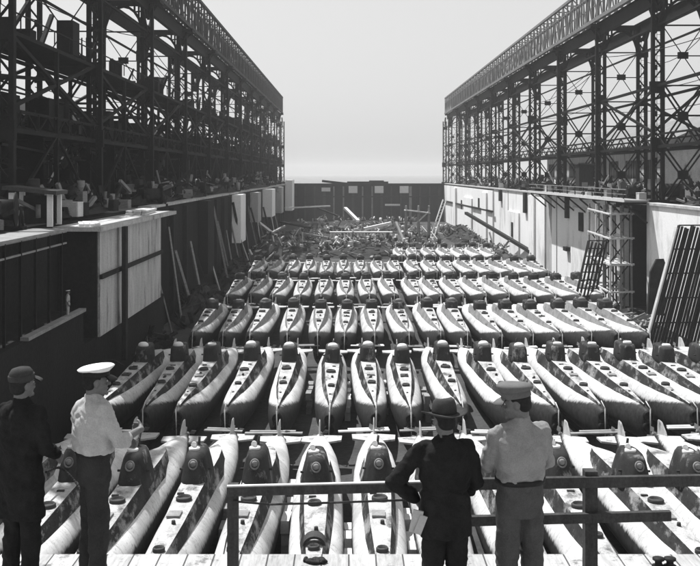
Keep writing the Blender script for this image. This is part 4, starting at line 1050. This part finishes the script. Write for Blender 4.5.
b = MB(); pa, pb = at(466, 213, 232), at(538, 256, 176); b.beam(pa - pa, pb - pa, .7, .6)
thing('sloping_boom', b, M['timber_dark'], 'long dark boom sloping from the scrap heap down the bright wall', 'boom', pa)

# things between and on the submarines
r3 = random.Random(9)
gaps = [(0.0, 41, 3, 'white', 'white'), (0.0, 68, 4, 'white', 'white'), (2.55, 42, 4, 'timber_pale', 'pale'), (-2.6, 45, 4, 'timber_pale', 'pale'), (-5.2, 44, 3, 'timber', 'grey'), (2.5, 69, 3, 'timber_pale', 'pale'), (5.1, 67, 3, 'scrap_mid', 'grey'), (-2.6, 69, 3, 'scrap_mid', 'grey')]
for gi, (x, y, n, m_, cn) in enumerate(gaps):
    o = empty('block_stack', (x, y, 0))
    for k in range(n):
        z = 0
        for t in range(3):
            h = r3.uniform(.35, .6); b = MB(); b.box((r3.uniform(-.03, .03), k * 1.5 - n * .7, z + h / 2), (.36, r3.uniform(.7, 1.25), h), (0, 0, r3.uniform(-.08, .08))); z += h + .003
            b.build('block', M[m_], o)
    row = 'nearest' if y < 60 else 'second'
    tag(o, '%s keel blocks stacked between the %s row submarines either side of %s' % (cn, row, {0.0: 'the middle gap', 2.55: 'the elbow', -2.6: 'the wire end', -5.2: 'the first post', 2.5: 'the felt hat', 5.1: 'the khaki cap'}[x]), 'block stack')
planks = []
for ri, d in enumerate((56.2, 83.2, 110.2, 137.2)):
    for k in range(9 - ri):
        x = -12.5 + k * 4.4 + r3.uniform(-1.2, 1.2); L = r3.uniform(2.0, 3.6)
        b = MB(); b.box((0, 0, 0), (L, .3, .07)); b.box((r3.uniform(-.3, .3), .34, .02), (L * .8, .26, .06))
        mm = r3.choice(('white', 'timber_pale', 'timber'))
        o = thing('gang_plank', b, M[mm], 'planks across the sterns behind the %s row of submarines, %s from the dark wall' % (('nearest', 'second', 'third', 'fourth')[ri], ORD[k + 1]), 'planks', (x, d + r3.uniform(-1.0, .3), 1.68), (0, r3.uniform(-.03, .03), r3.uniform(-.15, .15)), 'planks laid across submarine sterns')
# hoses draped across row one and two at the left
def hose(pts, r, label):
    P = [V(p) for p in pts]; out = []
    for i in range(len(P) - 1):
        p0, p1, p2, p3 = P[max(i - 1, 0)], P[i], P[i + 1], P[min(i + 2, len(P) - 1)]
        for k in range(8):
            t = k / 8
            out.append(.5 * ((2 * p1) + (p2 - p0) * t + (2 * p0 - 5 * p1 + 4 * p2 - p3) * t * t + (3 * p1 - p0 - 3 * p2 + p3) * t ** 3))
    out.append(P[-1]); b = MB(); b.poly(out, r, 6); return thing('hose', b, M['black'], label, 'hose')
hose([at(46, 472, 40), at(60, 468, 41), at(74, 480, 40), at(84, 496, 39)], .05, 'dark hose looping over the submarine between the two figures')
hose([at(100, 363, 66), at(112, 360, 66), at(124, 366, 66)], .06, 'curved hose end on the bow beside the officer cap')

# air: hazy distance
hz = bpy.data.materials.new('haze'); hz.use_nodes = True; n_ = hz.node_tree; n_.nodes.clear()
out = n_.nodes.new('ShaderNodeOutputMaterial'); pv = n_.nodes.new('ShaderNodeVolumePrincipled'); n_.links.new(pv.outputs[0], out.inputs['Volume'])
pv.inputs['Color'].default_value = (.9, .9, .9, 1); pv.inputs['Density'].default_value = .0003; pv.inputs['Anisotropy'].default_value = .2
b = MB(); b.box((0, 1850, 24.8), (5400, 4400, 54)); tag(b.build('haze', hz), kind='stuff')
